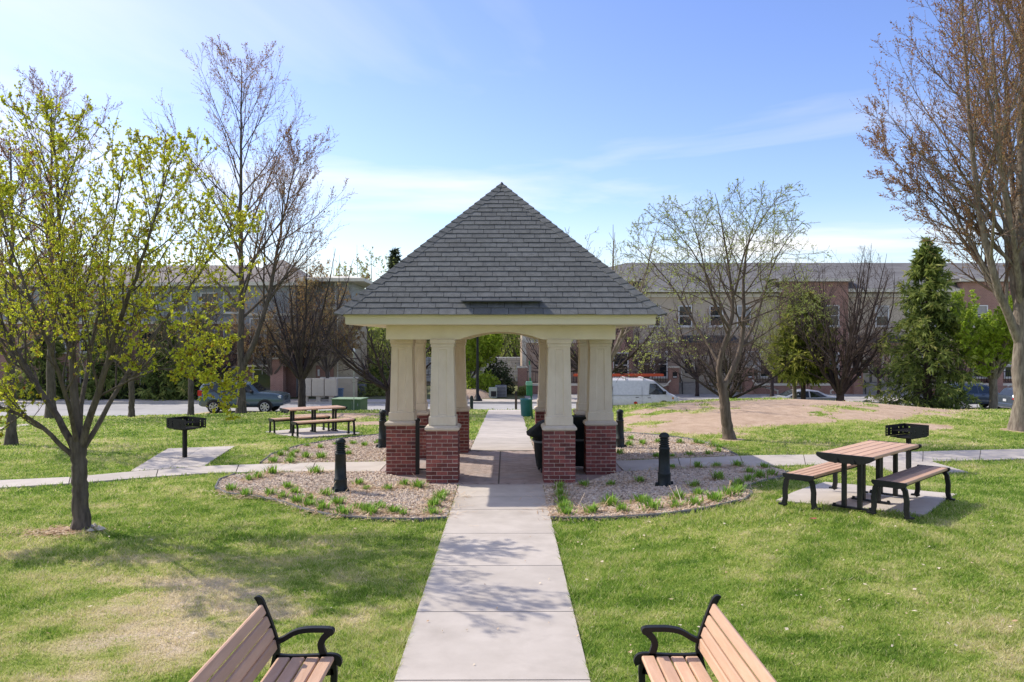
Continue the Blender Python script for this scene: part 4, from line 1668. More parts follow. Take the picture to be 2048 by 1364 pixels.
cm = [clump_mesh(i) for i in range(6)]
skm = [skirt_mesh(i + 20) for i in range(4)]
ic = 0
ORD = ['first', 'second', 'third', 'fourth', 'fifth', 'sixth', 'seventh', 'eighth', 'ninth', 'tenth', 'eleventh', 'twelfth', 'thirteenth', 'fourteenth', 'fifteenth', 'sixteenth', 'seventeenth', 'eighteenth', 'nineteenth', 'twentieth']
CLUMPS = []
for lst, lab, grp in ((CL_FL, 'front left bed', 'daylilies in the front left bed'),
                      (CL_FR, 'front right bed', 'daylilies in the front right bed'),
                      (CL_BL, 'back left bed', 'daylilies in the back left bed'),
                      (CL_BR, 'back right bed', 'daylilies in the back right bed')):
    clump_list = []
    for (px, py, s_) in lst:
        x, y = gp(px, py + 5)
        s_ *= .98 if y < 17 else .98
        clump_list.append((x, y, s_, ic))
        CLUMPS.append((x, y))
        ic += 1
    # rows from the camera backwards, counted outward from the central path
    ys_ = np.array([c_[1] for c_ in clump_list])
    edges_ = np.linspace(ys_.min() - .01, ys_.max() + .01, 4)
    for rowi in range(3):
        row = sorted([c_ for c_ in clump_list if edges_[rowi] <= c_[1] < edges_[rowi + 1]], key=lambda c_: abs(c_[0]))
        for k_, (x, y, s_, ii) in enumerate(row):
            end = ' at the outer end' if k_ == len(row) - 1 and k_ > 0 else ''
            text = 'daylily clump, %s from the central path in the %s row of the %s' % (ORD[k_], ('near', 'middle', 'far')[rowi], lab)
            root = thing('daylily_clump', text, 'plant', (x, y, Gs(x, y) + .01), random.uniform(0, 6), grp)
            root.scale = (s_, s_, s_ * random.uniform(.85, 1.15))
            link('leaves', cm[ii % 6], root)
            link('dead_leaves', skm[ii % 4], root)

# loose straw litter round the clumps
V, T, Fq = [], [], []
r = np.random.default_rng(77)
for (x, y) in CLUMPS:
    for i in range(95 if y < 17 else 40):
        a = r.uniform(0, 2 * PI)
        d = abs(r.normal(0, .26))
        px_, py_ = x + d * math.cos(a), y + d * math.sin(a)
        L = r.uniform(.06, .24)
        a2 = r.uniform(0, 2 * PI)
        w = r.uniform(.003, .006)
        z = Gs(px_, py_) + .03 + r.uniform(0, .012)
        zz = z + r.uniform(-.008, .03)
        if r.uniform() < .03:
            L *= 1.7
            zz = z + r.uniform(.05, .22)
        k = len(V)
        c_, s_ = math.cos(a2), math.sin(a2)
        V += [(px_ - s_ * w, py_ + c_ * w, z), (px_ + s_ * w, py_ - c_ * w, z), (px_ + c_ * L + s_ * w, py_ + s_ * L - c_ * w, zz), (px_ + c_ * L - s_ * w, py_ + s_ * L + c_ * w, zz)]
        T += [r.uniform(0, 1)] * 4
        Fq.append((k, k + 1, k + 2, k + 3))
kind(raw('straw_litter', V, Fq, 4, 'straw', None, T), 'stuff')


# plastic edging along the lawn side of each bed
def edging(pts, label):
    P_, n = resample(pts, .4)
    path = [(p[0], p[1], Gs(p[0], p[1]) + .025) for p in P_]
    m = MB()
    m.sweep(path, [(-.022, -.03), (.022, -.03), (.022, .012), (.012, .026), (-.012, .026), (-.022, .012)])
    x0, y0, z0 = path[len(path) // 2]
    m.v = [(a - x0, b - y0, c_ - z0) for a, b, c_ in m.v]
    o = m.build('bed_edging', 'edging', None, (x0, y0, z0))
    tag(o, label, 'edging', 'dark edging round the gravel beds')


edging(b_fl[:11], 'dark plastic edging curving round the gravel bed left of the front path')
edging(b_fr[-9:], 'dark plastic edging curving round the gravel bed right of the front path')
edging(b_bl[2:7], 'dark edging behind the gravel bed at the back left of the pavilion')
edging(b_br[2:7], 'pale worn edging round the gravel bed beyond the right side path')

# mulch and stones at the foot of the leafing maple
TX, TY = gp(166, 1060)
mu = []
for i in range(28):
    a = 2 * PI * i / 28
    k = 1 + .22 * math.sin(3 * a + 1) + .12 * math.sin(7 * a)
    mu.append((TX - .12 + (.36 * math.cos(a)) * k, TY - .04 + .20 * math.sin(a) * k))
kind(draped('mulch', mu, 'mulch', .012, .25), 'structure')
V, T, Fq = [], [], []
r = np.random.default_rng(31)
for i in range(900):
    q_ = r.uniform(0, 1)
    cx_ = TX - .12 - (.55 * r.beta(1.2, 3) if q_ < .55 else 0)
    a = r.uniform(0, 6.28)
    d_ = abs(r.normal(0, .22))
    px_, py_ = cx_ + 1.3 * d_ * math.cos(a), TY - .05 - (.12 if q_ < .55 else 0) + .7 * d_ * math.sin(a)
    L, w_, a2 = r.uniform(.03, .11), r.uniform(.004, .011), r.uniform(0, 6.28)
    c_, s_ = math.cos(a2), math.sin(a2)
    z = Gs(px_, py_) + .016 + r.uniform(0, .022)
    k = len(V)
    V += [(px_ - s_ * w_, py_ + c_ * w_, z), (px_ + s_ * w_, py_ - c_ * w_, z), (px_ + c_ * L + s_ * w_, py_ + s_ * L - c_ * w_, z + r.uniform(-.008, .012)), (px_ + c_ * L - s_ * w_, py_ + s_ * L + c_ * w_, z)]
    T += [r.uniform(0, .8)] * 4
    Fq.append((k, k + 1, k + 2, k + 3))
kind(raw('mulch_chips', V, Fq, 4, 'straw', None, T), 'stuff')
EXC.append(mu)
for i in range(7):
    a = -.5 + i * .33
    m = MB()
    s_ = random.uniform(.035, .06)
    q = []
    for v in octv:
        q.append((v[0] * s_ * random.uniform(.9, 1.5), v[1] * s_ * random.uniform(.8, 1.2), v[2] * s_ * random.uniform(.5, .8)))
    m.add(q, [tuple(f) for f in octf])
    x, y = TX + .20 + .10 * math.cos(a * 2) + random.uniform(-.06, .08), TY - .18 + i * .05
    tag(m.build('stone', 'capstone', None, (x, y, Gs(x, y) + .04)), 'pale stone at the foot of the leafing maple, %s from the front' % ORD[i], 'stone', 'stones at the foot of the leafing maple')

# ------------------------------------------------------------------ grass


def grass_points(x0, x1, y0, y1, dens, rng):
    n = int((x1 - x0) * (y1 - y0) * dens)
    x = rng.uniform(x0, x1, n)
    y = rng.uniform(y0, y1, n)
    # only what the lens, or one a step aside, can see
    m = (np.abs(x) < y * .66 + 2.2)
    return x[m], y[m]


rng = np.random.default_rng(5)
gxs, gys, gw, gh = [], [], [], []
for (y0, y1, dens, w, h) in ((5.3, 7.5, 5600, .0042, .042), (7.5, 10, 4200, .0052, .042), (10, 13.5, 2300, .007, .044), (13.5, 18, 1000, .010, .045), (18, 25, 430, .016, .048), (25, 34, 160, .026, .055), (34, 41, 70, .04, .06)):
    hw = y1 * .66 + 2.2
    x, y = grass_points(-hw, hw, y0, y1, dens, rng)
    gxs.append(x)
    gys.append(y)
    gw.append(np.full(len(x), w))
    gh.append(np.full(len(x), h))
x, y, w, h = map(np.concatenate, (gxs, gys, gw, gh))
keep = np.ones(len(x), bool)
edge = np.zeros(len(x))
for poly in EXC:
    p = np.asarray(poly)
    lo, hi = p.min(0) - .1, p.max(0) + .1
    c = np.where((x > lo[0]) & (x < hi[0]) & (y > lo[1]) & (y < hi[1]))[0]
    sd_ = sdist(poly, x[c], y[c])
    keep[c[sd_ > -.004]] = False
    edge[c[(sd_ > -.09) & (sd_ <= -.004)]] = 1
h = h * (1 + .45 * edge)
x, y, w, h = x[keep], y[keep], w[keep], h[keep]
so = soil_at(x, y)
cl = vnoise(x, y, 14, 41)
keep = (rng.uniform(0, 1, len(x)) > so * 1.08) & (rng.uniform(0, 1, len(x)) < .45 + .75 * cl)
x, y, w, h, cl = x[keep], y[keep], w[keep], h[keep], cl[keep]
N = len(x)
tn = tint_at(x, y)
dr = dry_at(x, y)
h = .84 * h * rng.uniform(.55, 1.35, N) * (.6 + .75 * vnoise(x, y, 3.2, 43) + .35 * sm(.72, .85, vnoise(x, y, 1.1, 44))) * (1 - .45 * np.clip(dr, 0, 1)) * (.8 + .4 * cl)
a = rng.uniform(0, 2 * PI, N)
le = rng.uniform(.2, 1.5, N)
la = rng.uniform(0, 2 * PI, N)
z = G(x, y) + .002
V = np.empty((N, 3, 3))
V[:, 0] = np.c_[x - np.cos(a) * w, y - np.sin(a) * w, z]
V[:, 1] = np.c_[x + np.cos(a) * w, y + np.sin(a) * w, z]
V[:, 2] = np.c_[x + np.cos(la) * le * h, y + np.sin(la) * le * h, z + h]
tb = np.clip(tn + .05 + rng.normal(0, .17, N) + (rng.uniform(0, 1, N) < .05) * .4, 0, 1)
grass = raw('grass', V.reshape(-1, 3), np.arange(N * 3).reshape(-1, 3), 3, 'blade', None, np.repeat(tb, 3))
kind(grass, 'stuff')
print('grass blades', N)

# fallen petals and dead leaves scattered on the lawn
r = np.random.default_rng(9)
V, T, Fq = [], [], []
for (px, py) in [(1640, 1072), (1515, 1070), (1555, 1110), (1700, 1090), (1850, 1140), (1770, 1150), (1720, 1042), (1300, 1052), (1345, 1046), (1395, 1050), (1370, 1040), (1450, 1055), (1920, 1010), (1990, 1060), (1600, 1190), (1900, 1260), (1690, 1130), (1560, 1240), (1240, 1060), (610, 1190), (560, 1090), (710, 1064), (80, 1230), (300, 1060), (1380, 1085), (1480, 1100), (1800, 1080)] + [(r.uniform(1150, 2040), r.uniform(1040, 1330)) for _ in range(70)] + [(r.uniform(0, 860), r.uniform(1050, 1300)) for _ in range(30)] + [(r.uniform(830, 1150), r.uniform(985, 1340)) for _ in range(26)]:
    x, y = gp(px, py)
    if any(inside(p, np.array(x), np.array(y)) for p in EXC) and not (abs(x) < .75 and r.uniform() < .9):
        continue
    s_ = r.uniform(.008, .02)
    a = r.uniform(0, 6.28)
    k = len(V)
    z = Gs(x, y) + (.036 if abs(x) < .75 else .045)
    if abs(x) < .75:
        s_ *= .55
    for q in range(4):
        b = a + q * PI / 2
        V.append((x + s_ * math.cos(b) * (1.5 if q % 2 else 1), y + s_ * math.sin(b) * (1.5 if q % 2 else 1), z + r.uniform(-.008, .012)))
    T += [r.choice([.2, .6, 1., 1.])] * 4
    Fq.append((k, k + 1, k + 2, k + 3))
kind(raw('fallen_leaves', V, Fq, 4, 'straw', None, T), 'stuff')
x, y = gp(1628, 1046)
m = MB()
m.add([(-.045, -.01, .05), (.03, -.02, .045), (.05, .012, .055), (-.03, .02, .048), (0, 0, .058)], [(0, 1, 4), (1, 2, 4), (2, 3, 4), (3, 0, 4)])
MAT['litter'] = M('litter', (0.55, 0.13, 0.12), rough=.6)
tag(m.build('paper_scrap', 'litter', None, (x, y, Gs(x, y))), 'tiny crumpled red scrap lying on the right lawn', 'litter')

# ------------------------------------------------------------------ vehicles


def car(name, label, paint, st, wheels, wr_, side_win, shields, loc, rz, extras=None, tail=None, head=None, grille=None, plate_rear=True, mirror=None, handles=(), rails=False, rim_spokes=7):
    root = thing(name, label, 'car' if 'van' not in name else 'van', loc, rz)
    st = np.array(st, float)
    xs = st[:, 0]

    def at(x):
        return [float(np.interp(x, xs, st[:, k])) for k in range(1, 6)]
    # refine stations
    X = np.unique(np.r_[xs, np.linspace(xs[0], xs[-1], 40)])
    m = MB()
    ring = 14
    pts = []
    for x in X:
        zb, zt, zr, w, wr2 = at(x)
        zr = max(zr, zt + .03)
        prof = [(w * .82, zb), (w * .97, zb + .06), (w, zb + (zt - zb) * .45), (w * .985, zt - .02), (w * .965, zt + .005), (wr2 + (w * .965 - wr2) * .12, zt + (zr - zt) * .86), (wr2 * .86, zr)]
        pts += [(x, -a, b) for a, b in prof] + [(x, a, b) for a, b in prof[::-1]]
    fs = []
    for i in range(len(X) - 1):
        for j in range(ring):
            q = (j + 1) % ring
            fs.append((i * ring + j, i * ring + q, (i + 1) * ring + q, (i + 1) * ring + j))
    m.add(pts, fs, True)
    m.add(pts[:ring], [tuple(range(ring))])
    m.add(pts[-ring:], [tuple(range(ring))])
    m.build('body', paint, root)

    def yside(x, z):
        zb, zt, zr, w, wr2 = at(x)
        zr = max(zr, zt + .03)
        t = min(max((z - zt) / max((zr - zt) * .86, .05), 0), 1)
        return w * .965 + (wr2 + (w * .965 - wr2) * .12 - w * .965) * t
    for poly in side_win:
        for s in (-1, 1):
            w = MB()
            # subdivide the outline so that it follows the body
            P_ = []
            for i in range(len(poly)):
                a, b = poly[i], poly[(i + 1) % len(poly)]
                for t in (0, .34, .67):
                    P_.append((a[0] + (b[0] - a[0]) * t, a[1] + (b[1] - a[1]) * t))
            cx = sum(p[0] for p in P_) / len(P_)
            cz = sum(p[1] for p in P_) / len(P_)
            vs = [(p[0], s * (yside(*p) + .008), p[1]) for p in P_] + [(cx, s * (yside(cx, cz) + .010), cz)]
            n = len(P_)
            w.add(vs, [(i, (i + 1) % n, n) for i in range(n)])
            w.add([(v[0], v[1] - s * .02, v[2]) for v in vs[:n]] + vs[:n], [(i, (i + 1) % n, n + (i + 1) % n, n + i) for i in range(n)])
            w.build('side_window', 'glass_car', root)
    for nm, (x0, z0, w0, x1, z1, w1) in shields:
        w = MB()
        d = Vector((x1 - x0, 0, z1 - z0)).normalized()
        nrm = Vector((-d.z, 0, d.x))
        if (nrm.x > 0) != (x0 > x1):
            nrm = -nrm
        nrm = nrm if nrm.z > 0 else -nrm
        o_ = nrm * .035
        w.add([(x0 + o_.x, -w0, z0 + o_.z), (x0 + o_.x, w0, z0 + o_.z), (x1 + o_.x, w1, z1 + o_.z), (x1 + o_.x, -w1, z1 + o_.z),
               (x0 - o_.x, -w0, z0 - o_.z), (x0 - o_.x, w0, z0 - o_.z), (x1 - o_.x, w1, z1 - o_.z), (x1 - o_.x, -w1, z1 - o_.z)],
              [(0, 1, 2, 3), (7, 6, 5, 4), (0, 4, 5, 1), (1, 5, 6, 2), (2, 6, 7, 3), (3, 7, 4, 0)])
        w.build(nm, 'glass_car', root)
    for wx in wheels:
        for s in (-1, 1):
            W = at(wx)[3]
            arch = MB()
            pr = [(wx + (wr_ + .075) * math.cos(PI * i / 14), wr_ + (wr_ + .075) * math.sin(PI * i / 14)) for i in range(15)]
            pr = [(wx + wr_ + .075, at(wx)[0] - .02)] + pr + [(wx - wr_ - .075, at(wx)[0] - .02)]
            arch.prism(pr, 'y', s * (W - .25), s * (W + .004))
            arch.build('wheel_arch', 'black_plastic', root)
            tw = MB()
            prof = [(wr_ * .62, -.11), (wr_ * .9, -.12), (wr_, -.09), (wr_, .09), (wr_ * .9, .12), (wr_ * .62, .11)]
            tw.lathe(prof, sides=24)
            tw.v = [(a + wx, s * (W - .09) + c, b + wr_) for a, b, c in tw.v]
            ty = tw.build('wheel', 'tyre', root)
            rm = MB()
            yo = s * (W + .022)
            rm.lathe([(wr_ * .66, -.02), (wr_ * .70, .012), (wr_ * .62, .016), (wr_ * .60, -.02)], sides=24, cap=False)
            rm.lathe([(wr_ * .16, -.02), (wr_ * .15, .012), (.01, .018)], sides=12)
            rm.v = [(a + wx, yo + c * s, b + wr_) for a, b, c in rm.v]
            for k in range(rim_spokes):
                a = 2 * PI * k / rim_spokes
                rm.bar((wx + .1 * wr_ * math.cos(a), yo, wr_ + .1 * wr_ * math.sin(a)), (wx + .66 * wr_ * math.cos(a), yo, wr_ + .66 * wr_ * math.sin(a)), .02, wr_ * .19, up=(-math.sin(a), 0, math.cos(a)))
            rm.build('rim', 'rim', ty)
    if tail:
        x0, x1, z0, z1 = tail
        for s in (-1, 1):
            W = at(x0 + .1)[3]
            MB().box(((x0 + x1) / 2, s * (W * .93), (z0 + z1) / 2), (x1 - x0, W * .17, z1 - z0), bev=.02).build('tail_light', 'red_light', root)
    if head:
        x0, x1, z0, z1 = head
        for s in (-1, 1):
            W = at(x1 - .05)[3]
            MB().box(((x0 + x1) / 2, s * (W * .86), (z0 + z1) / 2), (x1 - x0, W * .30, z1 - z0), bev=.03).build('headlight', 'lamp_lens', root)
    if grille:
        x, z0, z1, w = grille
        g = MB().box((x, 0, (z0 + z1) / 2), (.05, w * 2, z1 - z0), bev=.01)
        gr_ = g.build('grille', 'black_plastic', root)
        b = MB()
        for k in range(4):
            b.box((x + .03, 0, z0 + (k + .5) * (z1 - z0) / 4), (.02, w * 1.9, .03))
        b.build('grille_bar', 'chrome', gr_)
    if plate_rear:
        MB().box((xs[0] - .012, 0, .86), (.02, .31, .15), bev=.004).build('number_plate', 'plate', root)
    if mirror:
        x, z = mirror
        for s in (-1, 1):
            MB().box((x, s * (yside(x, z) + .13), z), (.14, .22, .17), bev=.035).build('mirror', 'black_plastic', root)
    for (x, z) in handles:
        for s in (-1, 1):
            MB().box((x, s * (at(x)[3] * .985 + .012), z), (.2, .03, .035), bev=.01).build('door_handle', 'black_plastic', root)
    if rails:
        a, b, z = rails
        for s in (-1, 1):
            y_ = s * at((a + b) / 2)[4] * .82
            MB().sweep([(a, y_, z - .04), (a + .12, y_, z + .03), (b - .12, y_, z + .03), (b, y_, z - .04)], [(-.018, -.018), (.018, -.018), (.018, .018), (-.018, .018)]).build('roof_rail', 'chrome', root)
    if extras:
        extras(root, at, yside)
    return root


SUV = [(0, .58, 1.02, 1.08, .92, .82), (.05, .46, 1.20, 1.66, .98, .80), (.2, .40, 1.25, 1.86, 1.01, .78), (.9, .38, 1.26, 1.92, 1.02, .80), (2.4, .38, 1.25, 1.92, 1.02, .80), (3.1, .38, 1.24, 1.87, 1.02, .78), (3.72, .38, 1.24, 1.32, 1.01, .90), (4.5, .40, 1.20, 1.27, 1.0, .88), (4.98, .44, 1.12, 1.19, .97, .84), (5.18, .5, .98, 1.05, .92, .80)]


def suv_extra(root, at, yside):
    MB().box((5.13, 0, .58), (.16, 1.74, .2), bev=.05).build('front_bumper', 'paint_teal', root)
    MB().box((2.6, -1.03, .42), (2.4, .12, .06), bev=.02).build('running_board', 'black_plastic', root)
    for x in (1.43, 2.42):
        for s in (-1, 1):
            MB().box((x, s * 1.002, .80), (.012, .02, .66)).build('door_seam', 'black_plastic', root)


car('parked_suv', 'large blue grey SUV parked at the kerb behind the left picnic table', 'paint_teal', SUV, (.98, 4.12), .40,
    [[(2.45, 1.29), (3.46, 1.29), (3.08, 1.76), (2.45, 1.79)], [(1.46, 1.29), (2.38, 1.29), (2.38, 1.79), (1.46, 1.79)], [(.36, 1.31), (1.39, 1.29), (1.39, 1.79), (.44, 1.76)]],
    [('windscreen', (3.68, 1.33, .82, 3.14, 1.83, .70)), ('rear_window', (.05, 1.3, .78, .18, 1.78, .70))], (-18.95, 50.45, STREET_Z + .005), 0,
    suv_extra, tail=(-.02, .24, 1.08, 1.42), head=(4.84, 5.10, .92, 1.12), grille=(5.14, .78, 1.08, .46), mirror=(3.3, 1.34), handles=((1.6, 1.12), (2.62, 1.12)), rails=(.5, 2.8, 1.94))

VAN = [(0, .5, 1.15, 2.0, .96, .84), (.05, .40, 1.15, 2.08, 1.02, .90), (1.5, .36, 1.15, 2.11, 1.03, .90), (3.9, .36, 1.15, 2.11, 1.03, .90), (4.35, .36, 1.15, 2.03, 1.03, .86), (5.15, .36, 1.16, 1.42, 1.01, .84), (5.35, .36, 1.12, 1.24, 1.0, .84), (5.75, .38, .98, 1.06, .96, .76), (5.95, .48, .80, .86, .86, .66)]


def van_extra(root, at, yside):
    MB().box((5.9, 0, .55), (.18, 1.8, .26), bev=.06).build('front_bumper', 'black_plastic', root)
    for s in (-1, 1):
        MB().box((5.52, s * .93, .93), (.10, .10, .16), bev=.02).build('indicator', 'orange_lens', root)
        for x in (1.8, 3.6):
            MB().box((x, s * 1.028, 1.05), (.014, .02, 1.3)).build('door_seam', 'ac_grey', root)
        MB().box((2.4, s * 1.03, 1.12), (3.4, .02, .02)).build('side_crease', 'ac_grey', root)
        e = MB()
        e.prism([(3.2 + .12 * math.cos(2 * PI * k / 14), .62 + .12 * math.sin(2 * PI * k / 14)) for k in range(14)], 'y', s * 1.026, s * 1.040)
        e.build('round_emblem', 'red_light', root)
    for x in (1.2, 2.6, 3.7):
        MB().bar((x, -.85, 2.2), (x, .85, 2.2), .06, .05).box((x, -.84, 2.14), (.06, .05, .14)).box((x, .84, 2.14), (.06, .05, .14)).build('roof_bar', 'paint_white', root)


car('white_van', 'white panel van parked behind the berm with a red ladder on its roof', 'paint_white', VAN, (1.05, 4.95), .36,
    [[(4.02, 1.17), (5.18, 1.12), (4.52, 1.82), (4.10, 1.84)]],
    [('windscreen', (5.32, 1.24, .80, 4.5, 1.98, .72))], (4.86, 50.4, STREET_Z + .005), 0, van_extra, tail=(-.01, .06, .9, 1.5), head=(5.56, 5.86, .78, 1.0), mirror=(5.0, 1.3), handles=((3.3, .98), (4.05, .96)), rim_spokes=5)
lad = thing('ladder', 'long red ladder lying on the roof bars of the white van', 'ladder', (4.9, 50.1, STREET_Z + 2.25))
for s in (-1, 1):
    MB().box((2.2, s * .2, .09), (5.6, .04, .15)).build('rail', 'ladder_red', lad)
for k in range(17):
    MB().bar((-.4 + k * .33, -.2, .09), (-.4 + k * .33, .2, .09), .035, .035).build('rung', 'ladder_red', lad)

SED = [(0, .45, .85, .9, .80, .66), (.12, .36, .98, 1.04, .88, .72), (.85, .30, 1.0, 1.08, .91, .72), (1.5, .30, .98, 1.38, .92, .62), (2.1, .30, .97, 1.46, .92, .62), (2.8, .30, .96, 1.42, .92, .62), (3.75, .30, .95, 1.0, .92, .74), (4.4, .32, .82, .88, .88, .70), (4.75, .42, .66, .7, .78, .6)]
car('silver_sedan', 'silver sedan whose roof shows above the bare berm', 'paint_silver', SED, (.95, 3.75), .32,
    [[(2.2, 1.0), (3.45, 1.0), (2.85, 1.34), (2.2, 1.38)], [(1.1, 1.03), (2.12, 1.0), (2.12, 1.38), (1.6, 1.33)]],
    [('windscreen', (3.6, 1.03, .72, 2.9, 1.38, .56)), ('rear_window', (1.0, 1.1, .68, 1.5, 1.34, .56))], (20.9, 49.9, STREET_Z + .005), PI, None, mirror=(3.2, 1.0), head=(4.4, 4.7, .6, .74), tail=(.0, .15, .72, .86))
SUV2 = [(0, .5, .95, 1.0, .84, .70), (.05, .40, 1.02, 1.18, .90, .70), (.32, .34, 1.04, 1.56, .92, .66), (.7, .34, 1.04, 1.66, .92, .66), (2.0, .34, 1.02, 1.68, .92, .66), (2.7, .34, 1.0, 1.60, .92, .64), (3.5, .34, 1.0, 1.06, .91, .76), (4.2, .36, .92, .98, .88, .72), (4.5, .45, .75, .8, .8, .64)]


def suv2_extra(root, at, yside):
    MB().box((.02, 0, .55), (.14, 1.6, .26), bev=.05).build('rear_bumper', 'paint_grey', root)
    MB().box((.04, 0, .45), (.12, 1.3, .08), bev=.02).build('bumper_strip', 'chrome', root)


for loc, lab in (((28.75, 52.6, STREET_Z + .005), 'dark grey SUV seen from behind, parked beside the young green tree'),
                 ((30.6, 48.8, STREET_Z + .005), 'dark car at the right edge, its rear showing beside the big trunk')):
    car('parked_suv', lab, 'paint_grey', SUV2, (.85, 3.55), .35,
        [[(2.05, 1.06), (3.2, 1.06), (2.7, 1.50), (2.05, 1.54)], [(1.2, 1.07), (1.98, 1.06), (1.98, 1.54), (1.2, 1.52)], [(.5, 1.12), (1.13, 1.07), (1.13, 1.50), (.7, 1.46)]],
        [('windscreen', (3.42, 1.06, .74, 2.75, 1.56, .58)), ('rear_window', (.06, 1.14, .66, .32, 1.50, .56))], loc, R(4) if lab[5] == 'g' else 0, suv2_extra, tail=(-.02, .3, .92, 1.06), head=(4.2, 4.45, .7, .84), mirror=(3.0, 1.08), rails=(.5, 2.6, 1.69), handles=((1.4, .95), (2.3, .95)))

# ------------------------------------------------------------------ small street furniture
lp = thing('street_lamp', 'tall black lamp post seen through the arch at the end of the path', 'street lamp', (-2.02, 57.9, STREET_Z + .12))
MB().lathe([(.34, 0), (.34, .1), (.27, .16), (.2, .34), (.15, .42), (.115, .5), (.10, 2.2), (.08, 4.6)], sides=14).build('pole', 'black_iron', lp)
MB().lathe([(.12, 4.6), (.16, 4.68), (.22, 5.1), (.24, 5.16), (.05, 5.34), (.02, 5.46)], sides=10).build('lantern', 'black_iron', lp)
bp_ = thing('post', 'short black round topped post at the left side of the far path end', 'bollard', (-1.66, 40.0, Gs(-1.66, 39.0) - .2))
MB().lathe([(.085, 0), (.085, .78), (.07, .84), (.02, .87)], sides=14).build('shaft', 'bollard', bp_)
MB().lathe([(.095, .68), (.095, .72)], sides=14).build('band', 'bollard', bp_)
yq = 38.6
sp_ = thing('post', 'flat brown sign post at the right side of the far path end', 'post', (ray_at(1032, 800, yq)[0], yq, Gs(.5, yq) - .1))
MB().box((0, 0, .5), (.11, .05, 1.05)).build('stake', 'wood_post', sp_)
MB().box((0, -.028, .9), (.09, .006, .16)).build('marker_plate', 'black_plastic', sp_)
x, y = gp(1064, 838)
ds = thing('dog_waste_station', 'green dog waste station with teal bin on a leaning post by the path', 'bin', (x, y, Gs(x, y)), R(10))
MB().tube([(.02, .02, -.05), (-.10, .02, 2.25)], .03, 8).build('post', 'can_green', ds)
MB().lathe([(.15, 0), (.20, .02), (.235, .62), (.25, .64), (.25, .67), (.2, .67), (.19, .62)], c=(-.24, -.06, .12), sides=20).build('bin', 'can_teal', ds)
MB().box((-.11, -.05, 1.12), (.22, .12, .42), bev=.01).build('bag_dispenser', 'can_green', ds)
MB().box((-.13, -.07, 1.38), (.24, .1, .17), bev=.02).build('dispenser_cap', 'can_pale', ds)
MB().box((-.085, -.03, 1.85), (.1, .012, .5)).build('sign_back', 'ac_grey', ds)

x, y, _ = ray_at(700, 820, 39.0)
tb_ = thing('utility_box', 'green utility transformer box on the lawn edge beyond the left picnic table', 'utility box', (x, 39.0, Gs(x, 39.0) - .02), R(-8))
MB().box((0, 0, .31), (1.42, 1.1, .62), bev=.02).build('cabinet', 'utility_green', tb_)
MB().box((0, 0, .64), (1.5, 1.18, .05), bev=.015).build('lid', 'utility_green_top', tb_)
MB().box((.58, -.556, .38), (.04, .014, .12)).box((0.3, -.555, .3), (.01, .01, .56)).build('latch', 'ac_grey', tb_)
x, y, _ = ray_at(708, 826, 38.3)
mp_ = thing('marker_pole', 'thin pale pole with a small white top beside the green utility box', 'pole', (x, 38.3, Gs(x, 38.3)))
MB().tube([(0, 0, 0), (.01, 0, 2.75)], .018, 6).build('rod', 'ac_pale', mp_)
MB().lathe([(.03, 2.7), (.075, 2.78), (.075, 2.9), (.03, 2.98)], sides=10).build('tip', 'white_trim', mp_)
x0_ = ray_at(592, 800, 56.5)[0]
for k in range(3):
    mbx = thing('mailbox_cluster', ['beige cluster mailbox, left one of three by the bare tree', 'beige cluster mailbox, middle one of three behind the picnic table', 'beige cluster mailbox, right one of three beside the blue bin'][k], 'mailbox', (x0_ + .45 + k * .91, 57.6, STREET_Z + .12), 0, 'row of cluster mailboxes')
    MB().box((0, 0, .2), (.3, .3, .4)).build('pedestal', 'mailbox', mbx)
    MB().box((0, 0, 1.02), (.86, .5, 1.26), bev=.015).build('cabinet', 'mailbox', mbx)
    for r_ in range(6):
        for c_ in range(2):
            MB().box((-.2 + c_ * .4, -.255, .50 + r_ * .2), (.37, .014, .18), bev=.004).build('door', 'mailbox', mbx)
x = ray_at(678, 795, 58.6)[0]
bb = thing('recycling_bin', 'blue grey lidded bin beside the cluster mailboxes', 'bin', (x, 58.6, STREET_Z + .12))
MB().box((0, 0, .4), (.5, .5, .8), taper=1.14).build('tub', 'blue_bin', bb)
MB().box((0, 0, .84), (.62, .64, .08), bev=.02).build('lid', 'blue_bin', bb)
x = ray_at(986, 790, 61.0)[0]
tp_ = thing('utility_box', 'pale green utility pedestal beside the air conditioner behind the arch', 'utility box', (x, 61.0, STREET_Z + .12))
MB().box((0, 0, .4), (.62, .6, .8), bev=.03).build('cabinet', 'ac_pale', tp_)
MB().box((.05, -.31, .32), (.4, .02, .4)).build('vent', 'black_plastic', tp_)


def ac_unit(loc, label):
    r_ = thing('air_conditioner', label, 'air conditioner', loc)
    MB().box((0, 0, .47), (.86, .8, .9), bev=.03).build('cabinet', 'ac_grey', r_)
    m = MB()
    for k in range(7):
        m.box((0, -.405, .14 + k * .11), (.74, .02, .05))
    m.build('louvre', 'tin', r_)
    MB().lathe([(.34, .92), (.34, .95), (.28, .96)], sides=16).build('fan_ring', 'tin', r_)
    return r_


ac_unit((ray_at(1002, 790, 61.6)[0], 61.6, STREET_Z + .12), 'grey air conditioner unit beside the brick corner pier behind the arch')
ac_unit((ray_at(721, 780, 63.0)[0], 63.0, STREET_Z + .12), 'dark air conditioner unit near the left building corner')

# ------------------------------------------------------------------ buildings


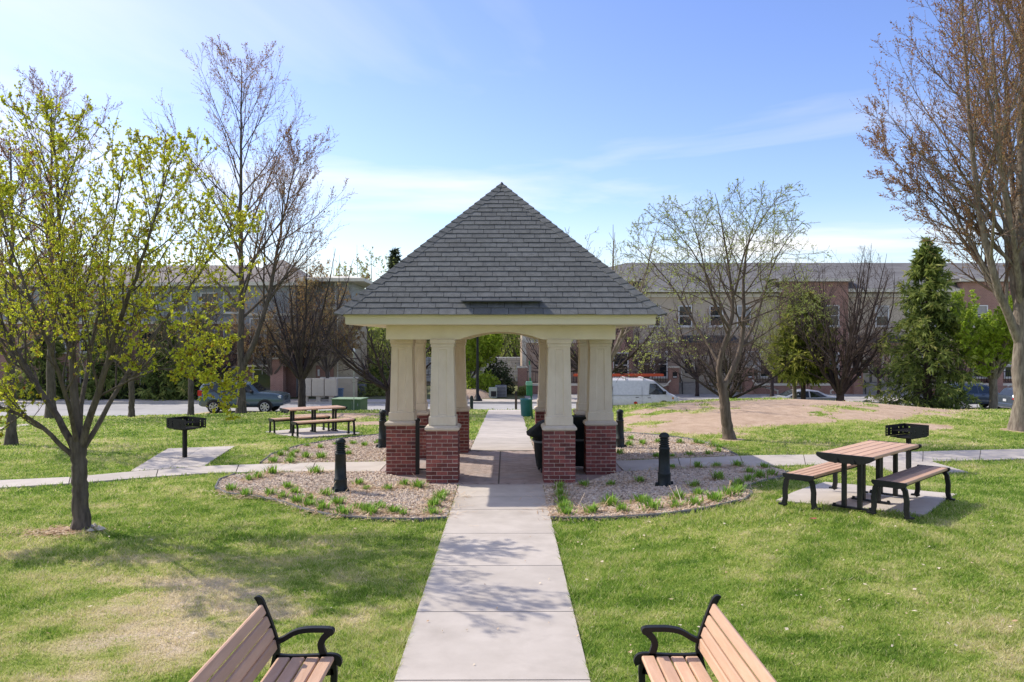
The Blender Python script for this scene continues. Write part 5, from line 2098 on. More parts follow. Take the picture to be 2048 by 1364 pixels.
def window(root, x, y, z0, w, h, sash=True, frame='white_trim', bars=0):
    """double hung window on a wall facing the street (towards -y)"""
    f = .09
    m = MB()
    m.box((x, y - .03, z0 + h / 2 - h / 2 + f / 2), (w, .1, f)).box((x, y - .03, z0 + h - f / 2), (w, .1, f))
    m.box((x - w / 2 + f / 2, y - .03, z0 + h / 2), (f, .1, h - 2 * f)).box((x + w / 2 - f / 2, y - .03, z0 + h / 2), (f, .1, h - 2 * f))
    if sash:
        m.box((x, y - .02, z0 + h / 2), (w - 2 * f, .07, .06))
    for b in range(bars):
        m.box((x - w / 2 + (b + 1) * w / (bars + 1), y - .024, z0 + h / 2), (.07, .07, h - 2 * f))
    wi = m.build('window', frame, root)
    MB().box((x, y + .0, z0 + h / 2), (w - .1, .02, h - .1)).build('pane', 'glass_dark', wi)
    if random.random() < .55:
        bh_ = (h - .2) * random.uniform(.25, .75)
        MB().box((x, y - .014, z0 + h - .1 - bh_ / 2), (w - .2, .01, bh_)).build('blind', 'blind', wi)
    MB().box((x, y - .06, z0 - .05), (w + .14, .2, .1)).build('sill', 'trim', wi)


def roof_hip(root, x0, x1, y0, y1, z0, ridge_x0, ridge_x1, ridge_y, z1, mat, over=.5, name='roof'):
    m = MB()
    a = [(x0 - over, y0 - over, z0), (x1 + over, y0 - over, z0), (x1 + over, y1 + over, z0), (x0 - over, y1 + over, z0), (ridge_x0, ridge_y, z1), (ridge_x1, ridge_y, z1)]
    b = [(p[0], p[1], z0 - .12) for p in a[:4]]
    m.add(a + b, [(0, 1, 5, 4), (1, 2, 5), (2, 3, 4, 5), (3, 0, 4), (6, 7, 1, 0), (7, 8, 2, 1), (8, 9, 3, 2), (9, 6, 0, 3), (9, 8, 7, 6)])
    r_ = m.build(name, mat, root)
    g = MB()
    g.box(((x0 + x1) / 2, y0 - over - .03, z0 - .16), (x1 - x0 + 2 * over, .12, .28))
    g.build('gutter', 'trim', r_)
    return r_


GZ = STREET_Z + .12
# --- long townhouse row on the right
tr = thing('townhouse_row', 'long tan and brick townhouse row with a grey roof behind the bare berm', 'building', (0, 0, 0))
FY = 66.8
XL, XR = 1.4, 56.0
FL0 = -1.0           # ground floor level
EV = 6.85
MB().box(((XL + XR) / 2, FY + 5.5, (GZ + 2.4) / 2), (XR - XL, 11, 2.4 - GZ)).build('ground_floor_wall', 'brick_brown', tr)
MB().box(((XL + XR) / 2, FY + 5.52, (2.4 + EV) / 2), (XR - XL - .04, 11, EV - 2.4)).build('upper_wall', 'siding_tan', tr)
MB().box(((XL + XR) / 2, FY - .06, 2.42), (XR - XL + .1, .16, .22)).build('band_course', 'trim', tr)
MB().box(((XL + XR) / 2, FY - .06, EV - .55), (XR - XL + .1, .16, .3)).build('cornice', 'trim', tr)
roof_hip(tr, XL, XR, FY, FY + 11, EV, 11.0, 50.0, FY + 5.5, 9.55, 'roofing', .6)
# brick bays with flat roofs
for bx, bw in ((8.2, 4.6), (25.6, 5.4), (40.5, 5.4)):
    by = MB().box((bx, FY - .45, (GZ + 7.35) / 2), (bw, .9, 7.35 - GZ)).build('brick_bay', 'brick_far', tr)
    MB().box((bx, FY - .3, 7.5), (bw + .9, 2.0, .22)).build('bay_cornice', 'trim', by)
    m = MB()
    m.add([(bx - bw / 2 - .9, FY - 1.2, 7.61), (bx + bw / 2 + .9, FY - 1.2, 7.61), (bx + bw / 2 + .9, FY + 3, 7.61), (bx - bw / 2 - .9, FY + 3, 7.61), (bx, FY + 1.6, 8.5)], [(3, 2, 1, 0), (0, 1, 4), (1, 2, 4), (2, 3, 4), (3, 0, 4)])
    m.build('bay_roof', 'roofing', by)
    for dx in (-1.3, 1.3):
        window(tr, bx + dx, FY - .92, 3.7, 1.25, 1.75)
        window(tr, bx + dx, FY - .92, -.55, 1.25, 2.1)
for wx in (4.2, 12.4, 15.0, 17.6, 19.9, 31.5, 34.2, 36.0, 45.5, 48.0):
    window(tr, wx, FY - .02, 3.7, 1.15, 1.75)
for wx in (4.2, 11.6, 12.95, 20.6, 21.8, 34.9, 36.2, 45.5, 48):
    window(tr, wx, FY - .02, -.55, 1.15, 2.2)
for (sx0, sx1) in ((14.1, 19.3), (29.0, 33.6)):
    # porch: steps, doors, canopy
    n = 5
    for k in range(n):
        MB().box(((sx0 + sx1) / 2, FY - 1.9 + k * .17 + .9, GZ + .085 + k * .17), (sx1 - sx0, 1.8 - k * .0 - .002 * k, .168)).build('step', 'step', tr)
    MB().box(((sx0 + sx1) / 2, FY - .25, FL0 - .12), (sx1 - sx0 + .02, .6, .16)).build('landing', 'step', tr)
    for dx in (-.28, -.06, .3):
        cxd = (sx0 + sx1) / 2 + dx * (sx1 - sx0)
        dd = MB().box((cxd, FY - .04, FL0 + 1.08), (.98, .12, 2.1), bev=.01).build('door', 'door', tr)
        MB().box((cxd, FY - .11, FL0 + 1.35), (.55, .03, 1.1)).build('pane', 'glass_dark', dd)
        MB().box((cxd, FY - .03, FL0 + 2.2), (1.2, .14, .14)).box((cxd - .55, FY - .03, FL0 + 1.08), (.1, .14, 2.1)).box((cxd + .55, FY - .03, FL0 + 1.08), (.1, .14, 2.1)).build('frame', 'trim', dd)
    cn = MB()
    cn.prism([(FY - 1.6, 2.35), (FY + .02, 2.35), (FY + .02, 2.95), (FY - 1.6, 2.55)], 'x', sx0 + .5, sx1 - .2)
    cn.build('porch_roof', 'awning', tr)
    for hx in (sx0 + 2.9, sx1 - .25, sx0 + .25):
        h = MB()
        h.bar((hx, FY - 2.0, GZ + .95), (hx, FY - .3, FL0 + .95), .05, .06).box((hx, FY - 2.0, GZ + .48), (.05, .05, .96)).box((hx, FY - .35, FL0 + .45), (.05, .05, .95))
        for q in range(5):
            yy = FY - 1.75 + q * .3
            h.box((hx, yy, GZ + .55 + q * .16), (.02, .02, .75))
        h.build('handrail', 'black_iron', tr)
# raised terraces: brick base wall, coping, railing, piers
for (a, b) in ((1.0, 13.4), (20.0, 28.3), (34.4, 56)):
    MB().box(((a + b) / 2, FY - 1.6, (GZ + FL0 - .15) / 2), (b - a, .3, FL0 - .15 - GZ)).build('terrace_wall', 'brick_far', tr)
    MB().box(((a + b) / 2, FY - 1.6, FL0 - .06), (b - a + .02, .42, .18)).build('coping', 'trim', tr)
    MB().box(((a + b) / 2, FY - .8, FL0 - .2), (b - a - .02, 1.5, .1)).build('terrace_floor', 'step', tr)
    m = MB()
    m.box(((a + b) / 2, FY - 1.6, FL0 + .98), (b - a, .05, .06)).box(((a + b) / 2, FY - 1.6, FL0 + .14), (b - a, .04, .04))
    n = int((b - a) / .22)
    for k in range(n):
        m.box((a + (k + .5) * (b - a) / n, FY - 1.6, FL0 + .56), (.03, .03, .8))
    m.build('railing', 'black_iron', tr)
for px_ in (1.35, 7.0, 13.65, 19.75, 24.3, 28.6, 34.1, 40, 46):
    MB().box((px_, FY - 1.75, (GZ + FL0 + 1.3) / 2), (.75, .75, FL0 + 1.3 - GZ)).build('brick_pier', 'brick_far', tr)
    MB().box((px_, FY - 1.75, FL0 + 1.37), (.86, .86, .13)).build('pier_cap', 'trim', tr)
for px_ in (13.65, 19.75, 28.6):
    MB().box((px_ + .05, FY - 2.135, FL0 + .72), (.36, .03, .5)).build('house_plaque', 'black_plastic', tr)
    MB().box((px_ + .05, FY - 2.156, FL0 + .58), (.28, .012, .1)).build('plaque_strip', 'plate', tr)
# pale downpipes bending away from the piers
for p0 in ((13.3, -1), (20.0, 1), (28.2, -1)):
    x_, d = p0
    MB().tube([(x_ + d * -.05, FY - 2.25, FL0 + .32), (x_ + d * .35, FY - 2.3, FL0 - .1), (x_ + d * 1.75, FY - 2.4, FL0 - .45), (x_ + d * 1.95, FY - 2.4, FL0 - .52), (x_ + d * 1.95, FY - 2.4, GZ + .05)], .07, 8).build('downpipe', 'trim', tr)
# left end wing of the row
MB().box((1.55, FY - .03, (GZ + 4.4) / 2), (.34, .2, 4.4 - GZ)).build('quoin', 'trim', tr)

# --- three storey building on the left
lb = thing('apartment_block', 'three storey block of brick, blue siding and cream trim behind the left trees', 'building', (0, 0, 0))
LY = 63.0
sx = lambda px, y=LY: CX + (px - VPX) / F * y
sz_ = lambda py, y=LY: CZ - (py - VPY) / F * y
xa, xb, xc = sx(-120), sx(632), sx(712)
MB().box(((xa + xb) / 2, LY + 6, (GZ + 3.9) / 2), (xb - xa, 12, 3.9 - GZ)).build('brick_wall', 'brick_far', lb)
MB().box(((xa + xb) / 2, LY + 6.02, (3.9 + 7.0) / 2), (xb - xa - .02, 12, 3.1)).build('upper_wall', 'siding_blue', lb)
MB().box(((xa + xb) / 2, LY - .05, 3.95), (xb - xa, .2, .22)).build('band_course', 'trim', lb)
roof_hip(lb, xa, xb, LY, LY + 12, 7.05, xa + 6, xb - 7, LY + 6, 9.0, 'roofing_tan', .6)
# projecting bay with a hipped gable roof
gx0, gx1 = sx(495), sx(602)
bay = MB().box(((gx0 + gx1) / 2, LY - .6, (GZ + 7.05) / 2), (gx1 - gx0, 1.3, 7.05 - GZ)).build('bay_wall', 'siding_blue', lb)
MB().box(((gx0 + gx1) / 2, LY - 1.26, (GZ + 3.4) / 2), (gx1 - gx0 - .02, .06, 3.4 - GZ)).build('bay_brick', 'brick_far', bay)
roof_hip(lb, gx0 - .5, gx1 + .5, LY - 1.2, LY + 6, 7.05, (gx0 + gx1) / 2, (gx0 + gx1) / 2 + .05, LY + 2.4, 9.15, 'roofing_tan', .5, 'bay_roof')
MB().box(((gx0 + gx1) / 2, LY - 1.30, 4.55), (gx1 - gx0 + .1, .1, .2)).build('bay_band', 'trim', bay)
for (p, z0, w, h) in ((528, 2.05, 1.3, 2.2), (556, 2.05, 1.3, 2.2)):
    window(lb, sx(p), LY - 1.32, z0, w, h)
for p in (536, 562):
    window(lb, sx(p), LY - 1.32, -1.1, 1.45, 2.8, True, 'white_trim', 1)
for p in (120, 180, 240, 300, 360, 420, 465):
    window(lb, sx(p), LY - .02, 4.7, 1.3, 1.6)
    window(lb, sx(p), LY - .02, 1.6, 1.3, 1.8)
    window(lb, sx(p), LY - .02, -1.4, 1.3, 1.9)
# cream tower with a deep flat hipped eave at the right end
tw = MB().box(((xb + xc) / 2, LY + 2.0, (GZ + 5.0) / 2), (xc - xb, 6, 5.0 - GZ)).build('tower_wall', 'siding_cream', lb)
MB().box(((xb + xc) / 2, LY + 2.0, 6.1), (xc - xb - .3, 5.7, 1.9)).build('tower_top', 'siding_blue', tw)
MB().box(((xb + xc) / 2, LY + 2.0, 5.05), (xc - xb + .3, 6.3, .22)).build('tower_band', 'trim', tw)
MB().box((xb + .55 * (xc - xb), LY - .88, 6.1), (.12, .06, 1.9)).build('corner_board', 'white_trim', tw)
m = MB()
m.add([(xb - .9, LY - 2.0, 7.05), (xc + 1.0, LY - 2.0, 7.05), (xc + 1.0, LY + 6, 7.05), (xb - .9, LY + 6, 7.05), (xb - .9, LY - 2.0, 7.3), (xc + 1.0, LY - 2.0, 7.3), (xc + 1.0, LY + 6, 7.3), (xb - .9, LY + 6, 7.3), (xb + .8, LY + 2, 7.75), (xc - .8, LY + 2, 7.75)],
      [(3, 2, 1, 0), (0, 1, 5, 4), (1, 2, 6, 5), (2, 3, 7, 6), (3, 0, 4, 7), (4, 5, 9, 8), (5, 6, 9), (6, 7, 8, 9), (7, 4, 8)])
m.build('tower_roof', 'trim', tw)
MB().box((sx(656), LY - 1.06, (GZ + sz_(730)) / 2), (1.35, .12, sz_(730) - GZ)).build('brick_panel', 'brick_far', tw)
for p, z0, h in ((664, -.9, 1.1), (645, -.9, 1.1)):
    MB().box((sx(p), LY - 1.16, .05), (.14, .14, .5)).build('wall_lamp', 'white_trim', tw)
MB().box(((sx(612) + sx(636)) / 2, LY - .35, (GZ + .55) / 2), (2.0, .7, .55 - GZ)).build('entry_wall', 'siding_cream', lb)
# entry: dark opening, brick pier, canopy edge
MB().box((sx(556), LY - 1.9, GZ + .9), (2.2, .3, 1.8)).build('entry', 'glass_dark', lb)
MB().box((sx(576), LY - 2.6, (GZ + 1.15) / 2), (.95, .8, 1.15 - GZ)).build('brick_pier', 'brick_far', lb)
MB().box((sx(576), LY - 2.6, 1.2), (1.06, .9, .12)).build('pier_cap', 'trim', lb)
MB().box((sx(545), LY - 1.6, .62), (3.4, 1.5, .14)).build('canopy', 'trim', lb)
MB().tube([(sx(682), LY - 1.2, 5.0), (sx(682), LY - 1.2, GZ + .1)], .05, 6).build('downpipe', 'trim', lb)
lw = thing('garden_wall', 'low cream wall with coping beside the left building corner', 'wall', (sx(692), LY - 2.4, GZ))
MB().box((0, 0, .75), (2.7, .25, 1.5)).build('wall', 'siding_cream', lw)
MB().box((0, 0, 1.55), (2.84, .36, .1)).build('coping', 'trim', lw)

# --- pale block wall far behind
bw_ = thing('retaining_wall', 'pale grey block retaining wall far behind the arch', 'wall', (0, 78, GZ))
for r_ in range(4):
    for c_ in range(21):
        MB().box((-14.6 + c_ * 1.3 + (r_ % 2) * .65 - 2, (r_ * .06) + random.uniform(-.015, .015), .62 + r_ * .6), (1.26, .5, .57), bev=.03).build('block', 'block_wall', bw_)
MB().box((-4, .3, .2), (27.6, .6, .5)).build('footing', 'kerb', bw_)

# ------------------------------------------------------------------ trees


def nrm(a):
    return a / (np.linalg.norm(a, axis=-1, keepdims=True) + 1e-9)


def grow(P0, D0, L, n, rng, wig, up):
    d = nrm(D0)
    pts = [P0]
    st = (L / (n - 1))[:, None]
    for i in range(n - 1):
        d = d + rng.normal(0, wig, d.shape)
        d[:, 2] += up
        d = nrm(d)
        pts.append(pts[-1] + d * st)
    return np.stack(pts, 1)


def taper(r0, n, tip, pw=.9):
    s = np.linspace(0, 1, n)[None]
    return np.maximum(r0[:, None] * (1 - s) ** pw, tip)


def spawn(P, Rr, k, rng, t0=.2, t1=1., ang=40, angj=10, ratio=.45, fall=.5, n=6, wig=.08, up=.05, rmul=.6, tip=.003, env=None, lmin=.05, per_len=None, lmax=99):
    N, n0 = P.shape[:2]
    Lp = np.linalg.norm(np.diff(P, axis=1), axis=2).sum(1)
    cnt = np.full(N, k) if per_len is None else np.maximum(1, np.round(per_len * Lp)).astype(int)
    par = np.repeat(np.arange(N), cnt)
    j = np.concatenate([np.arange(c) for c in cnt])
    t = t0 + (t1 - t0) * (j + rng.uniform(0, 1, len(j))) / cnt[par]
    f = np.clip(t * (n0 - 1), 0, n0 - 1 - 1e-6)
    i0 = f.astype(int)
    w = (f - i0)[:, None]
    p0 = P[par, i0] * (1 - w) + P[par, i0 + 1] * w
    tg = nrm(P[par, i0 + 1] - P[par, i0])
    r0 = Rr[par, i0] * (1 - w[:, 0]) + Rr[par, i0 + 1] * w[:, 0]
    ref = np.where(np.abs(tg[:, 2:3]) > .9, np.array([[1., 0, 0]]), np.array([[0, 0, 1.]]))
    u = nrm(np.cross(tg, ref))
    v = np.cross(tg, u)
    az = j * 2.39996 + rng.uniform(0, 2 * PI, N)[par] + rng.normal(0, .35, len(j))
    pr = u * np.cos(az)[:, None] + v * np.sin(az)[:, None]
    an = np.radians(ang + rng.normal(0, angj, len(j)))[:, None]
    d = tg * np.cos(an) + pr * np.sin(an)
    L = np.minimum(Lp[par] * ratio * (1 - fall * (t - t0) / max(t1 - t0, 1e-6)) * rng.uniform(.7, 1.25, len(j)), lmax)
    if env is not None:
        for _ in range(4):
            out = env(p0 + d * L[:, None]) > 1
            L = np.where(out, L * .8, L)
        L = np.where((env(p0 + d * L[:, None]) > 1) & (rng.uniform(0, 1, len(L)) < .85), 0, L)
    ok = L > lmin
    p0, d, L, r0 = p0[ok], d[ok], L[ok], r0[ok]
    Q = grow(p0, d, L, n, rng, wig, up)
    return Q, taper(np.minimum(r0 * rmul, L * .035 + tip), n, tip)


def tubes(groups):
    """groups: list of (P (M,n,3), R (M,n), sides) -> vertices, quads"""
    Vs, Fs = [], []
    k = 0
    for P, Rr, s in groups:
        if len(P) == 0:
            continue
        M_, n = P.shape[:2]
        T = np.gradient(P, axis=1)
        T = nrm(T)
        ref = np.array([.83, .55, .05])
        u = nrm(np.cross(T, ref))
        v = np.cross(T, u)
        a = 2 * PI * np.arange(s) / s
        ring = u[:, :, None, :] * np.cos(a)[None, None, :, None] + v[:, :, None, :] * np.sin(a)[None, None, :, None]
        V = P[:, :, None, :] + ring * Rr[:, :, None, None]
        idx = np.arange(M_ * n * s).reshape(M_, n, s) + k
        a0 = idx[:, :-1]
        a1 = idx[:, 1:]
        q = np.stack([a0, np.roll(a0, -1, 2), np.roll(a1, -1, 2), a1], -1).reshape(-1, 4)
        Vs.append(V.reshape(-1, 3))
        Fs.append(q)
        k += M_ * n * s
    return np.concatenate(Vs), np.concatenate(Fs)


def diamonds(C, D, L, W, rng):
    """leaf-shaped quads starting at C, direction D, length L, width W"""
    r_ = nrm(rng.normal(0, 1, C.shape))
    s = nrm(np.cross(D, r_))
    V = np.stack([C, C + D * (L * .45)[:, None] + s * (W * .5)[:, None], C + D * L[:, None], C + D * (L * .45)[:, None] - s * (W * .5)[:, None]], 1)
    # a slight fold
    nn = np.cross(D, s)
    V[:, 1] += nn * (W * .18)[:, None]
    V[:, 3] += nn * (W * .18)[:, None]
    return V


def along(P, m, rng, t0=.15, t1=1.):
    N, n = P.shape[:2]
    t = t0 + (t1 - t0) * (np.arange(m)[None] + rng.uniform(0, 1, (N, m))) / m
    f = np.clip(t * (n - 1), 0, n - 1 - 1e-6)
    i0 = f.astype(int)
    w = (f - i0)[..., None]
    ar = np.arange(N)[:, None]
    p = P[ar, i0] * (1 - w) + P[ar, i0 + 1] * w
    tg = nrm(P[ar, i0 + 1] - P[ar, i0])
    return p.reshape(-1, 3), tg.reshape(-1, 3)


def clusters(C, T, q, size, rng, droop=.0, spread=1., aspect=.5, ahead=.4, tintf=None, szj=.35):
    N = len(C)
    Cc = np.repeat(C, q, 0)
    D = nrm(np.repeat(T, q, 0) * ahead + rng.normal(0, spread, (N * q, 3)) + np.array([0, 0, -droop]))
    L = size * np.clip(rng.normal(1, szj, N * q), .4, 2) * np.repeat(np.clip(rng.normal(1, .25, N), .5, 1.6), q)
    V = diamonds(Cc, D, L, L * aspect, rng)
    base = rng.beta(2, 2, N) if tintf is None else tintf(C)
    t = np.clip(np.repeat(base, q) + rng.normal(0, .14, N * q), 0, 1)
    return V, t


def tree(name, label, loc, trunks, levels, rng, barkm, twigm, leaf=None, leafm='leaf_maple', group=None, cat='tree', nbig=1, env=None, leafname='leaves'):
    """trunks: list of (points, radius at foot, radius at tip, flare); levels: spawn settings for every order of branch"""
    root = thing(name, label, cat, loc, 0, group)
    P0 = []
    R0 = []
    n = 22
    big = []
    for pts, ra, rb, flare in trunks:
        P = np.asarray(pts, float)
        d = np.r_[0, np.cumsum(np.linalg.norm(np.diff(P, axis=0), axis=1))]
        # smooth resample
        t = np.linspace(0, d[-1], n)
        Q = np.stack([np.interp(t, d, P[:, k]) for k in range(3)], 1)
        for _ in range(3):
            Q[1:-1] = (Q[:-2] + 2 * Q[1:-1] + Q[2:]) / 4
        Q[1:-1] += rng.normal(0, min(ra * .12, d[-1] / n * .09), (n - 2, 3)) * np.array([1, 1, .3])
        s = np.linspace(0, 1, n)
        r = ra + (rb - ra) * s ** .85
        if flare:
            r = r * (1 + flare * np.exp(-t / .16))
        P0.append(Q)
        R0.append(r)
    P0, R0 = np.stack(P0), np.stack(R0)
    P, Rr = P0, R0
    gs_big = [(P0, R0, 9)]
    gs_small = []
    lv = []
    for i, L in enumerate(levels):
        L = dict(L)
        only = L.pop('only', None)
        src, srcR = (P, Rr) if only is None else (P[only], Rr[only])
        P, Rr = spawn(src, srcR, rng=rng, env=env, **L)
        lv.append((P, Rr))
        (gs_big if i < nbig else gs_small).append((P, Rr, 7 if i == 0 else (5 if i == 1 else 3)))
    V, Fq = tubes(gs_big)
    raw('trunk', V, Fq, 4, barkm, root, None, True)
    if gs_small:
        V, Fq = tubes(gs_small)
        kind(raw('branches', V, Fq, 4, twigm, root, None, True), 'stuff')
    if leaf:
        Vs, Ts = [], []
        for (lev, m, q, size, kw) in leaf:
            PP_ = lv[lev][0] if lev >= 0 else P0
            frac = kw.pop('frac', 1.0)
            t0 = kw.pop('t0', .2)
            if frac < 1:
                PP_ = PP_[rng.uniform(0, 1, len(PP_)) < frac]
            C, T = along(PP_, m, rng, t0, 1.0)
            v, t = clusters(C, T, q, size, rng, **kw)
            Vs.append(v)
            Ts.append(t)
        V = np.concatenate(Vs)
        T = np.concatenate(Ts)
        kind(raw(leafname, V.reshape(-1, 3), np.arange(len(V) * 4).reshape(-1, 4), 4, leafm, root, np.repeat(T, 4)), 'stuff')
    return root


def local(px, py, loc, dy=0.0):
    y = loc[1] + dy
    x = CX + (px - VPX) / F * y
    z = CZ - (py - VPY) / F * y
    return (x - loc[0], dy, z - loc[2])


def LP(loc, *pts):
    return [local(p[0], p[1], loc, p[2] if len(p) > 2 else 0.) for p in pts]


def env_ell(c, r, pw=2):
    c = np.asarray(c)
    r = np.asarray(r)
    return lambda p: (np.abs((p - c) / r) ** pw).sum(-1)


# 1. leafing maple in the left foreground
loc = (TX, TY, Gs(TX, TY) - .02)
rng = np.random.default_rng(101)
tr1 = [
    (LP(loc, (166, 1062), (163, 980), (160, 900), (157, 870)), .108, .098, .38),
    (LP(loc, (160, 900), (155, 830, .05), (148, 740, .1), (150, 640, .15), (135, 540, .1), (120, 430, .2), (118, 330, .2), (105, 235, .1)), 0.067, .010, 0),
    (LP(loc, (160, 905), (185, 830, -.1), (215, 740, -.3), (232, 660, -.35), (268, 575, -.5), (300, 480, -.6), (330, 380, -.8), (345, 320, -.9)), 0.056, .007, 0),
    (LP(loc, (162, 910), (198, 850, .15), (240, 775, .4), (300, 680, .6), (370, 590, .9), (440, 490, 1.0), (470, 440, 1.1)), 0.041, .006, 0),
    (LP(loc, (155, 905), (130, 850, .1), (90, 790, .3), (30, 690, .5), (-40, 560, .7), (-90, 450, .8)), 0.054, .007, 0),
    (LP(loc, (152, 915), (120, 885, -.1), (75, 840, -.25), (10, 815, -.4), (-80, 800, -.5), (-170, 760, -.5)), 0.037, .007, 0),
    (LP(loc, (158, 890), (165, 800, .5), (185, 700, .9), (205, 590, 1.2), (225, 480, 1.3), (240, 390, 1.4), (255, 300, 1.4)), 0.041, .006, 0),
    (LP(loc, (158, 895), (140, 800, -.4), (100, 690, -.8), (60, 590, -1.0), (20, 480, -1.1), (0, 380, -1.1)), 0.038, .006, 0),
    (LP(loc, (205, 790, -.1), (262, 760, -.2), (320, 735, -.3), (400, 745, -.5), (470, 790, -.6), (500, 808, -.7)), 0.018, .004, 0),
]
ENV1 = env_ell((-.1, 0, 3.15), (2.75, 2.4, 2.95), 2.4)
tree('maple_tree', 'spreading maple with fresh yellow green leaves in the left foreground', loc, tr1,
     [dict(k=16, t0=.22, t1=.98, ang=38, angj=12, ratio=.42, fall=.45, n=8, wig=.08, up=.09, rmul=.5, tip=.004, only=slice(1, None)),
      dict(k=8, t0=.15, t1=1, ang=38, angj=14, ratio=.44, fall=.4, n=6, wig=.09, up=.08, rmul=.6, tip=.003, lmin=.1),
      dict(k=5, t0=.2, t1=1, ang=42, angj=14, ratio=.46, fall=.35, n=4, wig=.10, up=.08, rmul=.6, tip=.0022, lmin=.06)],
     rng, 'bark_grey', 'twig_grey',
     [(2, 2, 8, .025, dict(droop=.5, spread=1., aspect=.75, ahead=.2, t0=.6, frac=.8)), (1, 5, 8, .027, dict(droop=.5, spread=1., aspect=.75, ahead=.2, t0=.4, frac=.85)),
      (0, 9, 8, .027, dict(droop=.5, spread=1., aspect=.75, ahead=.2, t0=.3, frac=.85)),
      (2, 2, 2, .02, dict(t0=.2, frac=.5, tintf=lambda C: np.full(len(C), .02)))],
     'leaf_maple', nbig=1, env=ENV1)


def up_maple(label, loc, H, r, seed, W, twig='twig_red', extra=(), k=30, dens=1.0, lean=0., budsz=.05, zl=.22, bark_='bark_grey'):
    rng = np.random.default_rng(seed)
    tr_ = [([(0, 0, 0), (lean * .2, 0, H * .25), (lean * .6, .05, H * .6), (lean, 0, H)], r, .015, .4)] + list(extra)
    env = env_ell((lean * .5, 0, H * .60), (W, W, H * .46), 2.2)
    return tree('maple_tree', label, loc, tr_,
                [dict(k=k, t0=zl, t1=.97, ang=43, angj=9, ratio=.50, fall=.66, n=10, wig=.03, up=.045, rmul=.5, tip=.006),
                 dict(k=int(8 * dens), t0=.12, t1=.95, ang=30, angj=8, ratio=.42, fall=.5, n=7, wig=.035, up=.06, rmul=.6, tip=.0045, lmin=.2),
                 dict(k=int(10 * dens), t0=.12, t1=.97, ang=34, angj=10, ratio=.42, fall=.4, n=4, wig=.05, up=.07, rmul=.7, tip=.0035, lmin=.12)],
                rng, bark_, twig,
                [(2, 6, 1, budsz, dict(spread=.7, aspect=.5, ahead=.7)), (1, 10, 1, budsz, dict(spread=.7, aspect=.5, ahead=.7)), (0, 12, 1, budsz, dict(spread=.7, aspect=.5, ahead=.7))], 'bud_red', nbig=1, env=env, group='budding maples', leafname='buds')


# 2. tall budding maple behind the parked car
y = 37.6
x = ray_at(483, 826, y)[0]
loc = (x, y, Gs(x, y))
up_maple('tall reddish budding maple in front of the blue grey SUV', loc, 16.6, .20, 202, 5.6, extra=[(LP(loc, (486, 740), (512, 680), (540, 590, .3), (556, 500, .4), (575, 400, .5), (600, 300, .5)), .15, .012, 0)], k=28, budsz=.052, zl=.26)
# 3. the maple behind the leafing one
y = 36.5
x = ray_at(106, 838, y)[0]
loc = (x, y, Gs(x, y))
up_maple('tall reddish budding maple whose top rises behind the yellow green maple', loc, 14.8, .22, 303, 5.6, k=30, budsz=.052, zl=.22)
x, y = gp(26, 889)
loc = (x, y, Gs(x, y))
up_maple('slender budding maple at the left edge, trunk beside the side path', loc, 7.6, .125, 404, 2.3, k=24, budsz=.045, zl=.22)
# 13. the big maple at the right edge
x, y = gp(2040, 861)
x = ray_at(2046, 861, y)[0]
loc = (x, y, Gs(x, y) - .03)
rng = np.random.default_rng(505)
tr13 = [(LP(loc, (2046, 862), (2046, 760), (2047, 690), (2046, 600), (2044, 480), (2050, 300), (2052, 100), (2055, -200), (2058, -420)), .25, .03, .45),
        (LP(loc, (2044, 690), (2030, 640, -.1), (1998, 590, -.3), (1975, 500, -.5), (1958, 400, -.7), (1948, 300, -.8), (1935, 150, -1.0), (1925, 0, -1.2), (1918, -120, -1.3)), .13, .012, 0),
        (LP(loc, (2045, 640), (2032, 560, .2), (2018, 430, .3), (2005, 280, .5), (1990, 120, .7), (1975, -60, .8)), .14, .012, 0),
        (LP(loc, (2048, 660), (2075, 600, .2), (2110, 480, .4), (2140, 320, .6), (2165, 100, .7), (2180, -100, .7)), .15, .012, 0),
        (LP(loc, (2046, 600), (2040, 480, .7), (2025, 330, 1.2), (2015, 160, 1.6), (2005, -60, 1.8)), .11, .012, 0),
        (LP(loc, (2046, 620), (2035, 500, -.7), (2010, 360, -1.2), (1985, 220, -1.6), (1960, 60, -1.9), (1945, -60, -2.0)), .10, .012, 0),
        (LP(loc, (2010, 600, .2), (1960, 520, .4), (1900, 440, .6), (1830, 360, .8), (1770, 300, .8)), .06, .006, 0)]
ENV13 = env_ell((-.2, 0, 7.8), (5.5, 5.0, 8.2), 2.6)
tree('maple_tree', 'big maple with reddish brown buds and a thick trunk at the right edge', loc, tr13,
     [dict(k=16, t0=.10, t1=.98, ang=34, angj=8, ratio=.44, fall=.45, n=10, wig=.025, up=.05, rmul=.5, tip=.006, only=slice(0, None), lmax=4.6),
      dict(k=11, t0=.12, t1=.97, ang=32, angj=9, ratio=.44, fall=.5, n=7, wig=.03, up=.05, rmul=.6, tip=.004, lmin=.2),
      dict(k=10, t0=.12, t1=.97, ang=36, angj=10, ratio=.42, fall=.4, n=4, wig=.06, up=.08, rmul=.7, tip=.003, lmin=.1)],
     rng, 'bark_tan', 'twig_red',
     [(2, 6, 1, .046, dict(spread=.8, aspect=.5, ahead=.5)), (1, 14, 1, .046, dict(spread=.8, aspect=.5, ahead=.5))], 'bud_red', nbig=1, env=ENV13, group='budding maples', leafname='buds')

